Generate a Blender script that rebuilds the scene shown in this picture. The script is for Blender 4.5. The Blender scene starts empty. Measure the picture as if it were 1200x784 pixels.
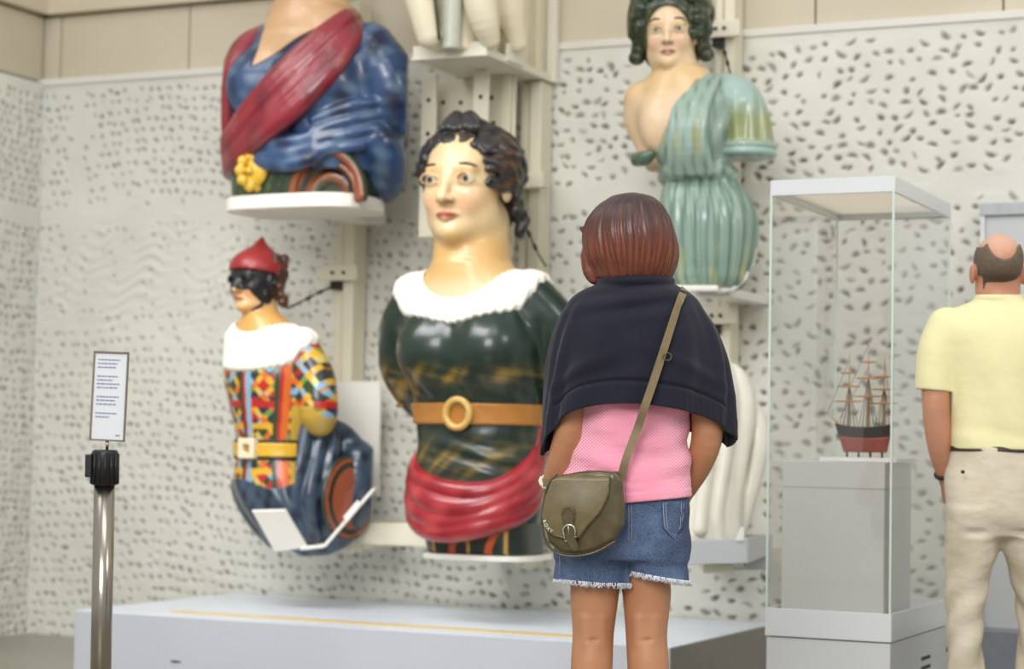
import bpy, bmesh, math, random
import numpy as np
from mathutils import Vector, Matrix
random.seed(7); rng = np.random.default_rng(7)
sc = bpy.context.scene
COL = sc.collection
PI = math.pi
def R(a): return math.radians(a)
# ------------------------------------------------------------------ camera
FPX, W0, H0 = 2400.0, 1200, 784
YAW, PITCH, ROLL, EYE = R(25.0), math.atan(128 / 2400.0), R(1.08), 1.0
fw = Vector((-math.sin(YAW) * math.cos(PITCH), math.cos(YAW) * math.cos(PITCH), math.sin(PITCH)))
rt = Vector((math.cos(YAW), math.sin(YAW), 0))
up = rt.cross(fw)
rt2 = rt * math.cos(ROLL) + up * math.sin(ROLL)
up2 = up * math.cos(ROLL) - rt * math.sin(ROLL)
CAMP = Vector((0, 0, EYE))
cam = bpy.data.objects.new('camera', bpy.data.cameras.new('camera')); COL.objects.link(cam)
cam.matrix_world = Matrix(((rt2.x, up2.x, -fw.x, 0), (rt2.y, up2.y, -fw.y, 0), (rt2.z, up2.z, -fw.z, EYE), (0, 0, 0, 1)))
cam.data.sensor_width = 36.0; cam.data.lens = 72.0; cam.data.clip_end = 100
cam.data.dof.use_dof = True; cam.data.dof.focus_distance = 5.4; cam.data.dof.aperture_fstop = 2.7
sc.camera = cam
FWH = Vector((-math.sin(YAW), math.cos(YAW), 0))
def ray(px, py): return fw + rt2 * ((px - 600) / FPX) + up2 * ((392 - py) / FPX)
def onY(px, py, Y):
    d = ray(px, py); return CAMP + d * (Y / d.y)
def onX(px, py, X):
    d = ray(px, py); return CAMP + d * (X / d.x)
def onZ(px, py, Z):
    d = ray(px, py); return CAMP + d * ((Z - EYE) / d.z)
# ------------------------------------------------------------------ colour / materials
def lin(c):
    c = np.asarray(c, float) / 255.0
    return np.where(c <= .04045, c / 12.92, ((c + .055) / 1.055) ** 2.4)
def L4(c): return tuple(float(x) for x in lin(c)) + (1.0,)
class N:
    def __init__(s, name):
        s.m = bpy.data.materials.new(name); s.m.use_nodes = True
        s.t = s.m.node_tree; s.n = s.t.nodes; s.l = s.t.links
        s.b = s.n['Principled BSDF']; s.out = s.n['Material Output']
    def add(s, typ, **kw):
        n = s.n.new(typ)
        for k, v in kw.items(): setattr(n, k, v)
        return n
    def link(s, a, b): s.l.new(a, b)
    def coord(s, scale=(1, 1, 1)):
        tc = s.add('ShaderNodeTexCoord'); mp = s.add('ShaderNodeMapping'); mp.inputs['Scale'].default_value = scale
        s.link(tc.outputs['Object'], mp.inputs['Vector']); return mp.outputs['Vector']
    def noise(s, scale, detail=3, vec=None, rough=.5):
        n = s.add('ShaderNodeTexNoise'); n.inputs['Scale'].default_value = scale; n.inputs['Detail'].default_value = detail
        n.inputs['Roughness'].default_value = rough
        s.link(vec if vec is not None else s.coord(), n.inputs['Vector']); return n.outputs['Fac']
    def ramp(s, fac, stops):
        r = s.add('ShaderNodeValToRGB'); e = r.color_ramp.elements
        while len(e) < len(stops): e.new(.5)
        for i, (p, c) in enumerate(stops): e[i].position = p; e[i].color = c
        s.link(fac, r.inputs['Fac']); return r.outputs['Color']
    def mixc(s, fac, a, b, mode='MIX'):
        m = s.add('ShaderNodeMix', data_type='RGBA', blend_type=mode)
        for sock, v in ((m.inputs[0], fac), (m.inputs[6], a), (m.inputs[7], b)):
            if hasattr(v, 'links'): s.link(v, sock)
            elif isinstance(v, (int, float)): sock.default_value = v
            else: sock.default_value = v
        return m.outputs[2]
    def bump(s, h, strength=.3, dist=.002):
        b = s.add('ShaderNodeBump'); b.inputs['Strength'].default_value = strength; b.inputs['Distance'].default_value = dist
        s.link(h, b.inputs['Height']); s.link(b.outputs['Normal'], s.b.inputs['Normal'])
    def P(s, **kw):
        for k, v in kw.items(): s.b.inputs[k.replace('_', ' ')].default_value = v
        return s
MATS = {}
def mat(name, c, rough=.5, metal=0, coat=0, var=.12, vs=30, bump=0, bs=200, col=False, sheen=0, spec=.5):
    """plain procedural material: base colour (or the painted colour attribute) varied by noise"""
    if name in MATS: return MATS[name]
    n = N(name); n.P(Roughness=rough, Metallic=metal, Coat_Weight=coat, Coat_Roughness=.12, Sheen_Weight=sheen, Specular_IOR_Level=spec)
    f = n.noise(vs, 4)
    if col:
        a = n.add('ShaderNodeAttribute', attribute_name='Col'); base = a.outputs['Color']
    else: base = L4(c)
    k = n.ramp(f, [(.25, (1 - var, 1 - var, 1 - var, 1)), (.75, (1 + var * .4,) * 3 + (1,))])
    n.link(n.mixc(1.0, base, k, 'MULTIPLY'), n.b.inputs['Base Color'])
    if bump: n.bump(n.noise(bs, 3), bump)
    MATS[name] = n.m
    return n.m
# ------------------------------------------------------------------ meshes
def tag(o, label=None, cat=None, group=None, kind=None):
    if label: o['label'] = label
    if cat: o['category'] = cat
    if group: o['group'] = group
    if kind: o['kind'] = kind
    return o
def empty(name, loc, rz=0.0, label=None, cat=None, group=None):
    o = bpy.data.objects.new(name, None); COL.objects.link(o); o.location = loc; o.rotation_euler = (0, 0, rz)
    o.empty_display_size = .1
    return tag(o, label, cat, group)
def mesh(name, V, F, m, parent=None, col=None, smooth=True):
    V = np.asarray(V, np.float32).reshape(-1, 3)
    me = bpy.data.meshes.new(name)
    if isinstance(F, np.ndarray):
        nf, k = F.shape
        me.vertices.add(len(V)); me.vertices.foreach_set('co', V.ravel())
        me.loops.add(nf * k); me.loops.foreach_set('vertex_index', F.astype(np.int32).ravel())
        me.polygons.add(nf); me.polygons.foreach_set('loop_start', np.arange(0, nf * k, k, dtype=np.int32))
        me.update(calc_edges=True)
    else:
        me.from_pydata([tuple(map(float, v)) for v in V], [], [tuple(map(int, f)) for f in F]); me.update()
    if smooth: me.polygons.foreach_set('use_smooth', np.ones(len(me.polygons), dtype=bool))
    if col is not None:
        a = me.color_attributes.new('Col', 'FLOAT_COLOR', 'POINT')
        c = np.ones((len(V), 4), np.float32); c[:, :3] = col; a.data.foreach_set('color', c.ravel())
    me.validate()
    o = bpy.data.objects.new(name, me); COL.objects.link(o)
    if m is not None: me.materials.append(m)
    if parent is not None: o.parent = parent
    return o
def from_bm(name, bm, m, parent=None, smooth=False):
    me = bpy.data.meshes.new(name); bm.to_mesh(me); bm.free(); me.update()
    if smooth: me.polygons.foreach_set('use_smooth', np.ones(len(me.polygons), dtype=bool))
    o = bpy.data.objects.new(name, me); COL.objects.link(o); me.materials.append(m)
    if parent is not None: o.parent = parent
    return o
def bm_box(bm, lo, hi, bev=0.0):
    r = bmesh.ops.create_cube(bm, size=1.0); vs = r['verts']
    for v in vs:
        v.co = Vector([(lo[i] + hi[i]) / 2 + v.co[i] * (hi[i] - lo[i]) for i in range(3)])
    if bev > 0:
        es = list({e for v in vs for e in v.link_edges})
        bmesh.ops.bevel(bm, geom=es, offset=bev, segments=2, affect='EDGES', profile=.6)
def box(name, lo, hi, m, parent=None, bev=.004):
    bm = bmesh.new()
    lo2 = [min(a, b) for a, b in zip(lo, hi)]; hi2 = [max(a, b) for a, b in zip(lo, hi)]
    bm_box(bm, lo2, hi2, bev); return from_bm(name, bm, m, parent)
def boxes(name, lst, m, parent=None, bev=.003):
    bm = bmesh.new()
    for lo, hi in lst: bm_box(bm, lo, hi, bev)
    return from_bm(name, bm, m, parent)
def tubeVF(pts, rad, seg=12, off=0, closed=False):
    pts = np.asarray(pts, float); n = len(pts); rad = np.broadcast_to(np.asarray(rad, float), (n,))
    tg = np.gradient(pts, axis=0)
    if closed: tg = np.roll(pts, -1, 0) - np.roll(pts, 1, 0)
    tg /= np.linalg.norm(tg, axis=1)[:, None] + 1e-9
    ref = np.array((0, 0, 1.)) if abs(tg[0][2]) < .9 else np.array((1., 0, 0))
    V = []; nrm = ref - tg[0] * ref.dot(tg[0]); nrm /= np.linalg.norm(nrm)
    for i in range(n):
        nrm = nrm - tg[i] * nrm.dot(tg[i]); nrm /= np.linalg.norm(nrm) + 1e-9
        b = np.cross(tg[i], nrm)
        for j in range(seg):
            a = 2 * PI * j / seg; V.append(pts[i] + rad[i] * (nrm * math.cos(a) + b * math.sin(a)))
    F = []
    m = n if closed else n - 1
    for i in range(m):
        for j in range(seg):
            a = i * seg + j; b = i * seg + (j + 1) % seg; i2 = ((i + 1) % n) * seg
            F.append((a + off, b + off, i2 + (j + 1) % seg + off, i2 + j + off))
    if not closed:
        F.append(tuple(off + j for j in reversed(range(seg)))); F.append(tuple(off + (n - 1) * seg + j for j in range(seg)))
    return V, F
def tube(name, pts, rad, m, parent=None, seg=12, closed=False):
    V, F = tubeVF(pts, rad, seg, 0, closed); return mesh(name, V, F, m, parent)
def tubes(name, lst, m, parent=None, seg=8):
    V, F = [], []
    for pts, rad in lst:
        v, f = tubeVF(pts, rad, seg, len(V)); V += v; F += f
    return mesh(name, V, F, m, parent)
def lathe(name, prof, m, parent=None, seg=40, center=(0, 0, 0)):
    V, F = [], []
    for r, z in prof:
        for j in range(seg):
            a = 2 * PI * j / seg; V.append((center[0] + r * math.cos(a), center[1] + r * math.sin(a), center[2] + z))
    for i in range(len(prof) - 1):
        for j in range(seg):
            F.append((i * seg + j, i * seg + (j + 1) % seg, (i + 1) * seg + (j + 1) % seg, (i + 1) * seg + j))
    F.append(tuple(reversed(range(seg)))); F.append(tuple((len(prof) - 1) * seg + j for j in range(seg)))
    o = mesh(name, V, F, m, parent); return o
def prism(name, poly, z0, z1, m, parent=None, frame=None, bev=0.0):
    """poly: list of 2d points; extruded along third axis; frame maps (a,b,c)->xyz"""
    fr = frame or (lambda a, b, c: (a, b, c))
    bm = bmesh.new()
    lo = [bm.verts.new(fr(a, b, z0)) for a, b in poly]; hi = [bm.verts.new(fr(a, b, z1)) for a, b in poly]
    bm.faces.new(lo[::-1]); bm.faces.new(hi); n = len(poly)
    for i in range(n): bm.faces.new((lo[i], lo[(i + 1) % n], hi[(i + 1) % n], hi[i]))
    bmesh.ops.recalc_face_normals(bm, faces=bm.faces[:])
    if bev: bmesh.ops.bevel(bm, geom=bm.edges[:], offset=bev, segments=2, affect='EDGES')
    return from_bm(name, bm, m, parent)
def spl(keys, xs):
    """smooth (Catmull-Rom) interpolation; keys: sorted rows, first column the parameter"""
    K = np.asarray(keys, float); t = K[:, 0]; Y = K[:, 1:]
    m = np.gradient(Y, t, axis=0)
    xs = np.clip(np.asarray(xs, float), t[0], t[-1]); i = np.clip(np.searchsorted(t, xs, side='right') - 1, 0, len(t) - 2)
    h = (t[i + 1] - t[i]); u = (xs - t[i]) / h; u2 = u * u; u3 = u2 * u
    f = lambda a: a[..., None]
    return f(2 * u3 - 3 * u2 + 1) * Y[i] + f((u3 - 2 * u2 + u) * h) * m[i] + f(-2 * u3 + 3 * u2) * Y[i + 1] + f((u3 - u2) * h) * m[i + 1]
# ------------------------------------------------------------------ implicit sculpting
def smin(a, b, k):
    if k <= 0: return np.minimum(a, b)
    h = np.clip(.5 + .5 * (b - a) / k, 0, 1); return b + (a - b) * h - k * h * (1 - h)
def smax(a, b, k): return -smin(-a, -b, k)
def sell(x, y, z, c, r):
    x = (x - c[0]); y = (y - c[1]); z = (z - c[2])
    k0 = np.sqrt((x / r[0]) ** 2 + (y / r[1]) ** 2 + (z / r[2]) ** 2) + 1e-6
    k1 = np.sqrt((x / r[0] ** 2) ** 2 + (y / r[1] ** 2) ** 2 + (z / r[2] ** 2) ** 2) + 1e-6
    return k0 * (k0 - 1) / k1
def scap(x, y, z, a, b, ra, rb):
    a = np.asarray(a, float); b = np.asarray(b, float); ba = b - a; L = float(ba @ ba) + 1e-9
    h = np.clip(((x - a[0]) * ba[0] + (y - a[1]) * ba[1] + (z - a[2]) * ba[2]) / L, 0, 1)
    return np.sqrt((x - a[0] - h * ba[0]) ** 2 + (y - a[1] - h * ba[1]) ** 2 + (z - a[2] - h * ba[2]) ** 2) - (ra + (rb - ra) * h)
def stube(x, y, z, pts, rad, k=0):
    d = None; rad = np.broadcast_to(np.asarray(rad, float), (len(pts),))
    for i in range(len(pts) - 1):
        e = scap(x, y, z, pts[i], pts[i + 1], rad[i], rad[i + 1]); d = e if d is None else smin(d, e, k)
    return d
def spoly(x, y, poly):
    P_ = np.asarray(poly, float); n = len(P_)
    d = (x - P_[0][0]) ** 2 + (y - P_[0][1]) ** 2; s = np.ones_like(d)
    j = n - 1
    for i in range(n):
        e = P_[j] - P_[i]; wx = x - P_[i][0]; wy = y - P_[i][1]
        h = np.clip((wx * e[0] + wy * e[1]) / (e @ e), 0, 1)
        d = np.minimum(d, (wx - e[0] * h) ** 2 + (wy - e[1] * h) ** 2)
        c1 = y >= P_[i][1]; c2 = y < P_[j][1]; c3 = e[0] * wy > e[1] * wx
        fl = (c1 & c2 & c3) | (~c1 & ~c2 & ~c3); s = np.where(fl, -s, s); j = i
    return s * np.sqrt(d)
class Grid:
    def __init__(g, lo, hi, res):
        g.lo = np.asarray(lo, float); g.res = res
        g.n = np.ceil((np.asarray(hi, float) - g.lo) / res).astype(int) + 1
        ax = [(g.lo[i] + res * np.arange(g.n[i])).astype(np.float32) for i in range(3)]
        g.ax = ax; g.D = np.full(g.n, 1e3, np.float32)
    def like(g):
        h = object.__new__(Grid); h.lo, h.res, h.n, h.ax = g.lo, g.res, g.n, g.ax; h.D = np.full(g.n, 1e3, np.float32); return h
    def copy(g):
        h = g.like(); h.D = g.D.copy(); return h
    def block(g, lo, hi):
        s = []
        for i in range(3):
            a = int(np.floor((lo[i] - g.lo[i]) / g.res)); b = int(np.ceil((hi[i] - g.lo[i]) / g.res)) + 1
            s.append(slice(max(a, 0), min(max(b, 0), g.n[i])))
        return tuple(s)
    def xyz(g, s=None):
        s = s or (slice(None),) * 3
        return g.ax[0][s[0]][:, None, None], g.ax[1][s[1]][None, :, None], g.ax[2][s[2]][None, None, :]
    def do(g, fn, lo, hi, k=0, op='u', pad=12):
        lo = np.asarray(lo, float) - pad - k; hi = np.asarray(hi, float) + pad + k
        s = g.block(lo, hi); x, y, z = g.xyz(s)
        if min(s[i].stop - s[i].start for i in range(3)) <= 0: return g
        d = fn(x, y, z)
        if op == 'u': g.D[s] = smin(g.D[s], d, k)
        elif op == 's': g.D[s] = smax(g.D[s], -d, k)
        return g
    def all(g, fn): g.D = np.broadcast_to(fn(g.D, *g.xyz()), g.n).astype(np.float32); return g
    def ell(g, c, r, k=0, op='u', yaw=0, tilt=0):
        c = np.asarray(c, float); m = max(r)
        if yaw == 0 and tilt == 0:
            return g.do(lambda x, y, z: sell(x, y, z, c, r), c - np.asarray(r), c + np.asarray(r), k, op)
        cy, sy, ct, st = math.cos(yaw), math.sin(yaw), math.cos(tilt), math.sin(tilt)
        def f(x, y, z):
            x = x - c[0]; y = y - c[1]; z = z - c[2]
            a = x * cy - y * sy; b = x * sy + y * cy
            a2 = a * ct - z * st; z2 = a * st + z * ct
            return sell(a2, b, z2, (0, 0, 0), r)
        return g.do(f, c - m, c + m, k, op)
    def tube(g, pts, rad, k=0, op='u', ki=0, sub=4):
        """one smooth tapering tube along a curve through the given points"""
        pts = np.asarray(pts, float); n = len(pts); rad = np.broadcast_to(np.asarray(rad, float), (n,))
        if n > 2 and sub > 1:
            T = spl(np.column_stack((np.arange(n), pts, rad)), np.linspace(0, n - 1, (n - 1) * sub + 1)); pts, rad = T[:, :3], T[:, 3]
        m = rad.max() + 3 + k; s = g.block(pts.min(0) - m - 2, pts.max(0) + m + 2)
        if min(q.stop - q.start for q in s) <= 0: return g
        D = np.full([q.stop - q.start for q in s], 1e3, np.float32)
        h = object.__new__(Grid); h.lo = g.lo + g.res * np.array([q.start for q in s]); h.res = g.res; h.n = np.array(D.shape); h.ax = [g.ax[i][s[i]] for i in range(3)]; h.D = D
        for i in range(len(pts) - 1):
            a, b, ra, rb = pts[i], pts[i + 1], rad[i], rad[i + 1]; mm = max(ra, rb) + k + 3
            h.do(lambda x, y, z: scap(x, y, z, a, b, ra, rb), np.minimum(a, b) - mm, np.maximum(a, b) + mm, 0, pad=0)
        if op == 'u': g.D[s] = smin(g.D[s], D, k)
        else: g.D[s] = smax(g.D[s], -D, k)
        return g
    def build(g, name, scale, m, parent=None, color=None, off=(0, 0, 0)):
        V, F = snets(g.D, g.lo, g.res)
        c = None
        if color is not None: c = color(V[:, 0], V[:, 1], V[:, 2])
        return mesh(name, (V + np.asarray(off)) * scale, F, m, parent, c)
def snets(D, lo, res):
    D = np.pad(D, 1, constant_values=1e3); lo = np.asarray(lo, float) - res
    S = D < 0; nx, ny, nz = D.shape
    cs = [(i, j, k) for i in (0, 1) for j in (0, 1) for k in (0, 1)]
    cnt = np.zeros((nx - 1, ny - 1, nz - 1), np.int8)
    for i, j, k in cs: cnt += S[i:nx - 1 + i, j:ny - 1 + j, k:nz - 1 + k]
    I, J, K = np.nonzero((cnt > 0) & (cnt < 8))
    vals = {c: D[I + c[0], J + c[1], K + c[2]].astype(np.float64) for c in cs}
    acc = np.zeros((len(I), 3)); num = np.zeros(len(I))
    for c in cs:
        for ax in range(3):
            if c[ax] == 0:
                d = list(c); d[ax] = 1; d = tuple(d)
                a, b = np.clip(vals[c], -50, 50), np.clip(vals[d], -50, 50); x = (a < 0) != (b < 0)
                t = np.where(x, a / np.where(x, a - b, 1), 0)
                p = np.tile(np.array(c, float), (len(I), 1)); p[:, ax] = t
                acc += p * x[:, None]; num += x
    V = (np.stack((I, J, K), 1) + acc / num[:, None]) * res + lo
    idx = np.full(cnt.shape, -1, np.int32); idx[I, J, K] = np.arange(len(I))
    Fs = []
    for ax in range(3):
        a = [slice(1, -1)] * 3; b = [slice(1, -1)] * 3; a[ax] = slice(0, -1); b[ax] = slice(1, None)
        s0 = S[tuple(a)]; s1 = S[tuple(b)]
        E = np.argwhere(s0 != s1)
        if not len(E): continue
        base = E.copy(); o1, o2 = [(1, 2), (2, 0), (0, 1)][ax]
        for o in (o1, o2): base[:, o] += 1
        flip = s0[tuple(E.T)]
        q = []
        for d1, d2 in ((1, 1), (0, 1), (0, 0), (1, 0)):
            e = base.copy(); e[:, o1] -= d1; e[:, o2] -= d2; q.append(idx[tuple(e.T)])
        q = np.stack(q, 1); q[~flip] = q[~flip][:, ::-1]; Fs.append(q)
    return V, np.concatenate(Fs)
def wob(x, y, z, f=1.0, ph=0.0):
    """smooth cheap pseudo-noise in -1..1"""
    return (np.sin(1.7 * f * x + 1.3 * f * z + ph) * np.sin(1.1 * f * y - .9 * f * z + 2.1 * ph) + np.sin(.8 * f * z - 1.9 * f * x + 1.3 * f * y + ph * 3)) * .5
def front(g, x, z, o=0.0):
    """the point on the sculpted surface nearest the viewer in the column (x, z)"""
    i = int(round((x - g.lo[0]) / g.res)); k = int(round((z - g.lo[2]) / g.res)); i = min(max(i, 0), g.n[0] - 1); k = min(max(k, 0), g.n[2] - 1)
    j = np.nonzero(g.D[i, :, k] < 0)[0]
    return np.array((x, (g.ax[1][j[0]] if len(j) else 0) - o, z))
class Fig:
    """a thing's own frame: u to the right, v away, w up, measured in 1/2400 of its distance; the Empty stands at its base"""
    def __init__(f, name, px, py, D, label, cat, group=None, floor=False):
        f.D = D; f.m = D / FPX
        p = CAMP + ray(px, py) * (D / ray(px, py).dot(FWH))
        if floor: p.z = 0
        f.O = p; f.root = empty(name, p, YAW, label, cat, group)
    def P(f, px, py, v=0.0):
        d = ray(px, py); t = (f.D + v * f.m) / d.dot(FWH); q = (CAMP + d * t - f.O) / f.m
        return np.array((q.dot(rt), q.dot(FWH), q.z))
    def B(f, px, py, a, b, phi, v=0.0):
        q = f.P(px, py, v); return q + np.array((a * math.cos(phi) - b * math.sin(phi), -a * math.sin(phi) - b * math.cos(phi), 0))
    def Q(f, lst): return np.array([f.P(*p) for p in lst])
    def loft(f, g, rows, phi=0.0, k=0, fold=None, v=0.0, pw=2.0, capk=4, op='u'):
        """rows: (py, pxc, A, B[, dv]) from top to bottom"""
        K = []
        for r in rows:
            q = f.P(r[1], r[0], v + (r[4] if len(r) > 4 else 0)); K.append((q[2], q[0], q[1], r[2], r[3]))
        K = np.array(sorted(K)); m = K[:, 3:].max() + 6
        lo = (K[:, 1].min() - m, K[:, 2].min() - m, K[0, 0]); hi = (K[:, 1].max() + m, K[:, 2].max() + m, K[-1, 0])
        cp, sp = math.cos(phi), math.sin(phi)
        def fn(x, y, z):
            T = spl(K, z.ravel()); c = [T[:, i].astype(np.float32)[None, None, :] for i in range(4)]
            A = np.maximum(c[2], .5); Bb = np.maximum(c[3], .5)
            dx = x - c[0]; dy = y - c[1]; a = dx * cp - dy * sp; b = dx * sp + dy * cp
            rho = (np.abs(a / A) ** pw + np.abs(b / Bb) ** pw) ** (1 / pw)
            gr = np.sqrt((a / A ** 2) ** 2 + (b / Bb ** 2) ** 2) / np.maximum(rho, 1e-3)
            d = (rho - 1) / np.maximum(gr, 1 / np.maximum(A, Bb))
            if fold is not None: d = d - fold(np.arctan2(a, -b), z)
            return smax(d, np.maximum(z - K[-1, 0], K[0, 0] - z), capk)
        return g.do(fn, lo, hi, k, op)
# head in its own units: height 1, chin z=0, facing -y
class Head:
    def __init__(h, c, H, yaw, pitch=0.0, roll=0.0):
        h.c = np.asarray(c, float); h.H = H
        M = Matrix.Rotation(-yaw, 3, 'Z') @ Matrix.Rotation(roll, 3, 'Y') @ Matrix.Rotation(pitch, 3, 'X')
        h.M = np.array(M); h.yaw = yaw
    def loc(h, x, y, z):
        p = (x - h.c[0], y - h.c[1], z - h.c[2]); M = h.M
        return tuple((M[0, i] * p[0] + M[1, i] * p[1] + M[2, i] * p[2]) / h.H for i in range(3))
    def w(h, q): return h.c + h.M @ (np.asarray(q, float) * h.H)
    def do(h, g, fn, k=0, op='u', rad=.95):
        c = h.w((0, 0, .5)); r = rad * h.H
        return g.do(lambda x, y, z: fn(*h.loc(x, y, z)) * h.H, c - r, c + r, k, op, pad=2)
def face_sdf(x, y, z, ex=.15, ears=True, male=False):
    d = sell(x, y, z, (0, .09, .64), (.325, .40, .36))
    d = smin(d, sell(x, y, z, (0, -.07, .43), (.27, .285, .41)), .12)
    d = smin(d, sell(x, y, z, (0, -.19, .10), (.15, .15, .10)), .14)
    for s in (-1, 1):
        d = smin(d, sell(x, y, z, (s * .15, -.20, .36), (.10, .10, .11)), .10)
        d = smin(d, sell(x, y, z, (s * .20, -.02, .20), (.09, .14, .12)), .12)
        d = smax(d, -sell(x, y, z, (s * ex, -.37, .50), (.095, .10, .058)), .05)
    d = smin(d, scap(x, y, z, (-.17, -.275, .575), (.17, -.275, .575), .045, .045), .06)
    d = smin(d, scap(x, y, z, (0, -.32, .55), (0, -.425, .345), .028, .045), .05)
    for s in (-1, 1):
        d = smin(d, sell(x, y, z, (s * .048, -.375, .335), (.032, .04, .026)), .03)
        a = [(s * (ex + dx), -.325 - .035 * (1 - (dx / .085) ** 2), .505 + .042 * (1 - (dx / .085) ** 2)) for dx in (-.085, -.045, 0, .045, .085)]
        d = smin(d, stube(x, y, z, a, .010), .012)
        a = [(p[0], p[1] + .005, .50 - (p[2] - .505) * .8 - .008) for p in a]
        d = smin(d, stube(x, y, z, a, .007), .012)
    d = smin(d, stube(x, y, z, [(-.095, -.325, .215), (-.035, -.372, .232), (0, -.375, .226), (.035, -.372, .232), (.095, -.325, .215)], [.010, .024, .022, .024, .010]), .025)
    d = smin(d, stube(x, y, z, [(-.08, -.33, .205), (0, -.368, .188), (.08, -.33, .205)], [.010, .030, .010]), .02)
    d = smin(d, sell(x, y, z, (0, -.285, .075), (.07, .07, .06)), .06)
    if ears:
        for s in (-1, 1):
            e = sell(x, y, z, (s * .335, .06, .46), (.035, .085, .125))
            e = smax(e, -sell(x, y, z, (s * .37, .03, .47), (.03, .045, .075)), .02)
            d = smin(d, e, .03)
    return d
def eyes(h, root, m, sc_, ex=.15, gaze=0.0, rr=.062, iris=(70, 55, 42), cy=-.261):
    for s in (-1, 1):
        V, F = [], []; nu, nv = 40, 24
        for i in range(nv + 1):
            th = PI * i / nv
            for j in range(nu):
                ph = 2 * PI * j / nu; V.append((math.sin(th) * math.cos(ph), -math.cos(th), math.sin(th) * math.sin(ph)))
        for i in range(nv):
            for j in range(nu): F.append((i * nu + j, i * nu + (j + 1) % nu, (i + 1) * nu + (j + 1) % nu, (i + 1) * nu + j))
        V = np.array(V); ga = np.arctan2(np.hypot(V[:, 0], V[:, 2]), -V[:, 1])
        cc = np.where(ga[:, None] < .22, lin((12, 10, 9)), np.where(ga[:, None] < .50, lin(iris), lin((222, 208, 180))))
        c0, s0 = math.cos(gaze), math.sin(gaze); G = np.stack((V[:, 0] * c0 + V[:, 1] * s0, -V[:, 0] * s0 + V[:, 1] * c0, V[:, 2]), 1)
        q = G * rr + np.array((s * ex, cy, .50)); w = np.array([h.w(p) for p in q])
        mesh('eye', w * sc_, np.array(F), m, root, cc)
# ------------------------------------------------------------------ setting
YW = 8.40; XL = -6.58; ZT = 2.79
def pit_wall(name, u0, u1, z0, z1, res, frame, m, bands, vseams, seed):
    rg = np.random.default_rng(seed)
    us = np.arange(u0, u1 + res, res); zs = np.arange(z0, z1 + res, res)
    Dp = np.zeros((len(us), len(zs)), np.float32); Cv = np.zeros_like(Dp)
    U, Z = np.meshgrid(us, zs, indexing='ij')
    # gentle hand-made undulation, rippled in places
    und = .004 * wob(U * 6, U * 3, Z * 7, 1.0, .7) + .003 * wob(U * 17, Z * 5, Z * 15, 1.0, 2.1)
    rip = np.exp(-((U + 6.0) / .75) ** 2 - ((Z - 1.80) / .30) ** 2)
    und += rip * .0042 * np.sin(Z * 105 + 2.2 * np.sin(U * 9 + Z * 4) + 2.0 * np.sin(U * 27 - Z * 13)) * (.5 + .9 * wob(U * 11, U * 5, Z * 13, 1.0, 1.4))
    clear = np.ones_like(U)
    for bz, bh in bands: clear *= np.clip((np.abs(Z - bz) - bh) / .02, 0, 1)
    for bu, bh, za, zb in vseams: clear *= np.where((Z > za) & (Z < zb), np.clip((np.abs(U - bu) - bh) / .02, 0, 1), 1)
    Dp += und * (.25 + .75 * clear)
    v = z0 + .02; row = 0
    while v < z1 - .015:
        u = u0 + (row % 2) * .03
        while u < u1:
            wide = np.clip((u + 4.6) / 1.6, 0, 1) * (seed == 3)                 # larger, sparser pits towards the right
            uu = u + rg.normal(0, .007 + .004 * wide); vv = v + rg.normal(0, .006 + .004 * wide) + .018 * math.sin(u * 5.1) + .012 * math.sin(u * 2.3 + v * 4)
            u += (.050 + .022 * wide) * (1 + rg.normal(0, .10))
            if rg.random() < .03: continue
            ok = all(abs(vv - bz) > bh + .018 for bz, bh in bands) and all(not (za < vv < zb) or abs(uu - bu) > bh + .018 for bu, bh, za, zb in vseams)
            if not ok: continue
            ii, jj = int((uu - u0) / res), int((vv - z0) / res)
            weak = float(np.exp(-((uu + 6.0) / .75) ** 2 - ((vv - 1.80) / .33) ** 2))
            if rg.random() < weak * .75: continue
            a = (.0150 + .0045 * wide) * (1 + rg.normal(0, .22)); b = (.0080 + .0022 * wide) * (1 + rg.normal(0, .22)); th = -.55 + rg.normal(0, .30 + .25 * wide) + .5 * wide
            n = int(.035 / res) + 2
            i0, i1, j0, j1 = max(ii - n, 0), min(ii + n, len(us)), max(jj - n, 0), min(jj + n, len(zs))
            if i1 <= i0 or j1 <= j0: continue
            du = U[i0:i1, j0:j1] - uu; dz = Z[i0:i1, j0:j1] - vv
            p = du * math.cos(th) + dz * math.sin(th); q = -du * math.sin(th) + dz * math.cos(th) + 9 * p * p * (1 if rg.random() < .6 else -1)
            r = np.sqrt((p / a) ** 2 + (q / b) ** 2)
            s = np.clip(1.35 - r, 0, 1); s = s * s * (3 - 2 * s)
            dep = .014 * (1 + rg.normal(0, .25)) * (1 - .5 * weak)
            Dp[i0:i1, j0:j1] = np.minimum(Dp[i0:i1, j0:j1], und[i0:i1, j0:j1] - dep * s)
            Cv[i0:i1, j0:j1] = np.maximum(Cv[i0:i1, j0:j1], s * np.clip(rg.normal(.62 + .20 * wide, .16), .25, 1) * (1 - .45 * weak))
        v += .044 + .010 * np.clip(seed == 3, 0, 1); row += 1
    V = np.stack(frame(U.ravel(), Dp.ravel(), Z.ravel()), 1); nz = len(zs)
    I, J = np.meshgrid(np.arange(len(us) - 1), np.arange(nz - 1), indexing='ij'); a = (I * nz + J).ravel()
    F = np.stack((a, a + nz, a + nz + 1, a + 1), 1)
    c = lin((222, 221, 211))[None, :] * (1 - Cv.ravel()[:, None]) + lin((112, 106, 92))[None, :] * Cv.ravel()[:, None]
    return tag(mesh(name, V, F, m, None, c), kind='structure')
m_plaster = mat('pitted_plaster', None, .8, var=.10, vs=2.2, bump=.15, bs=60, col=True, spec=.25)
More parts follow.
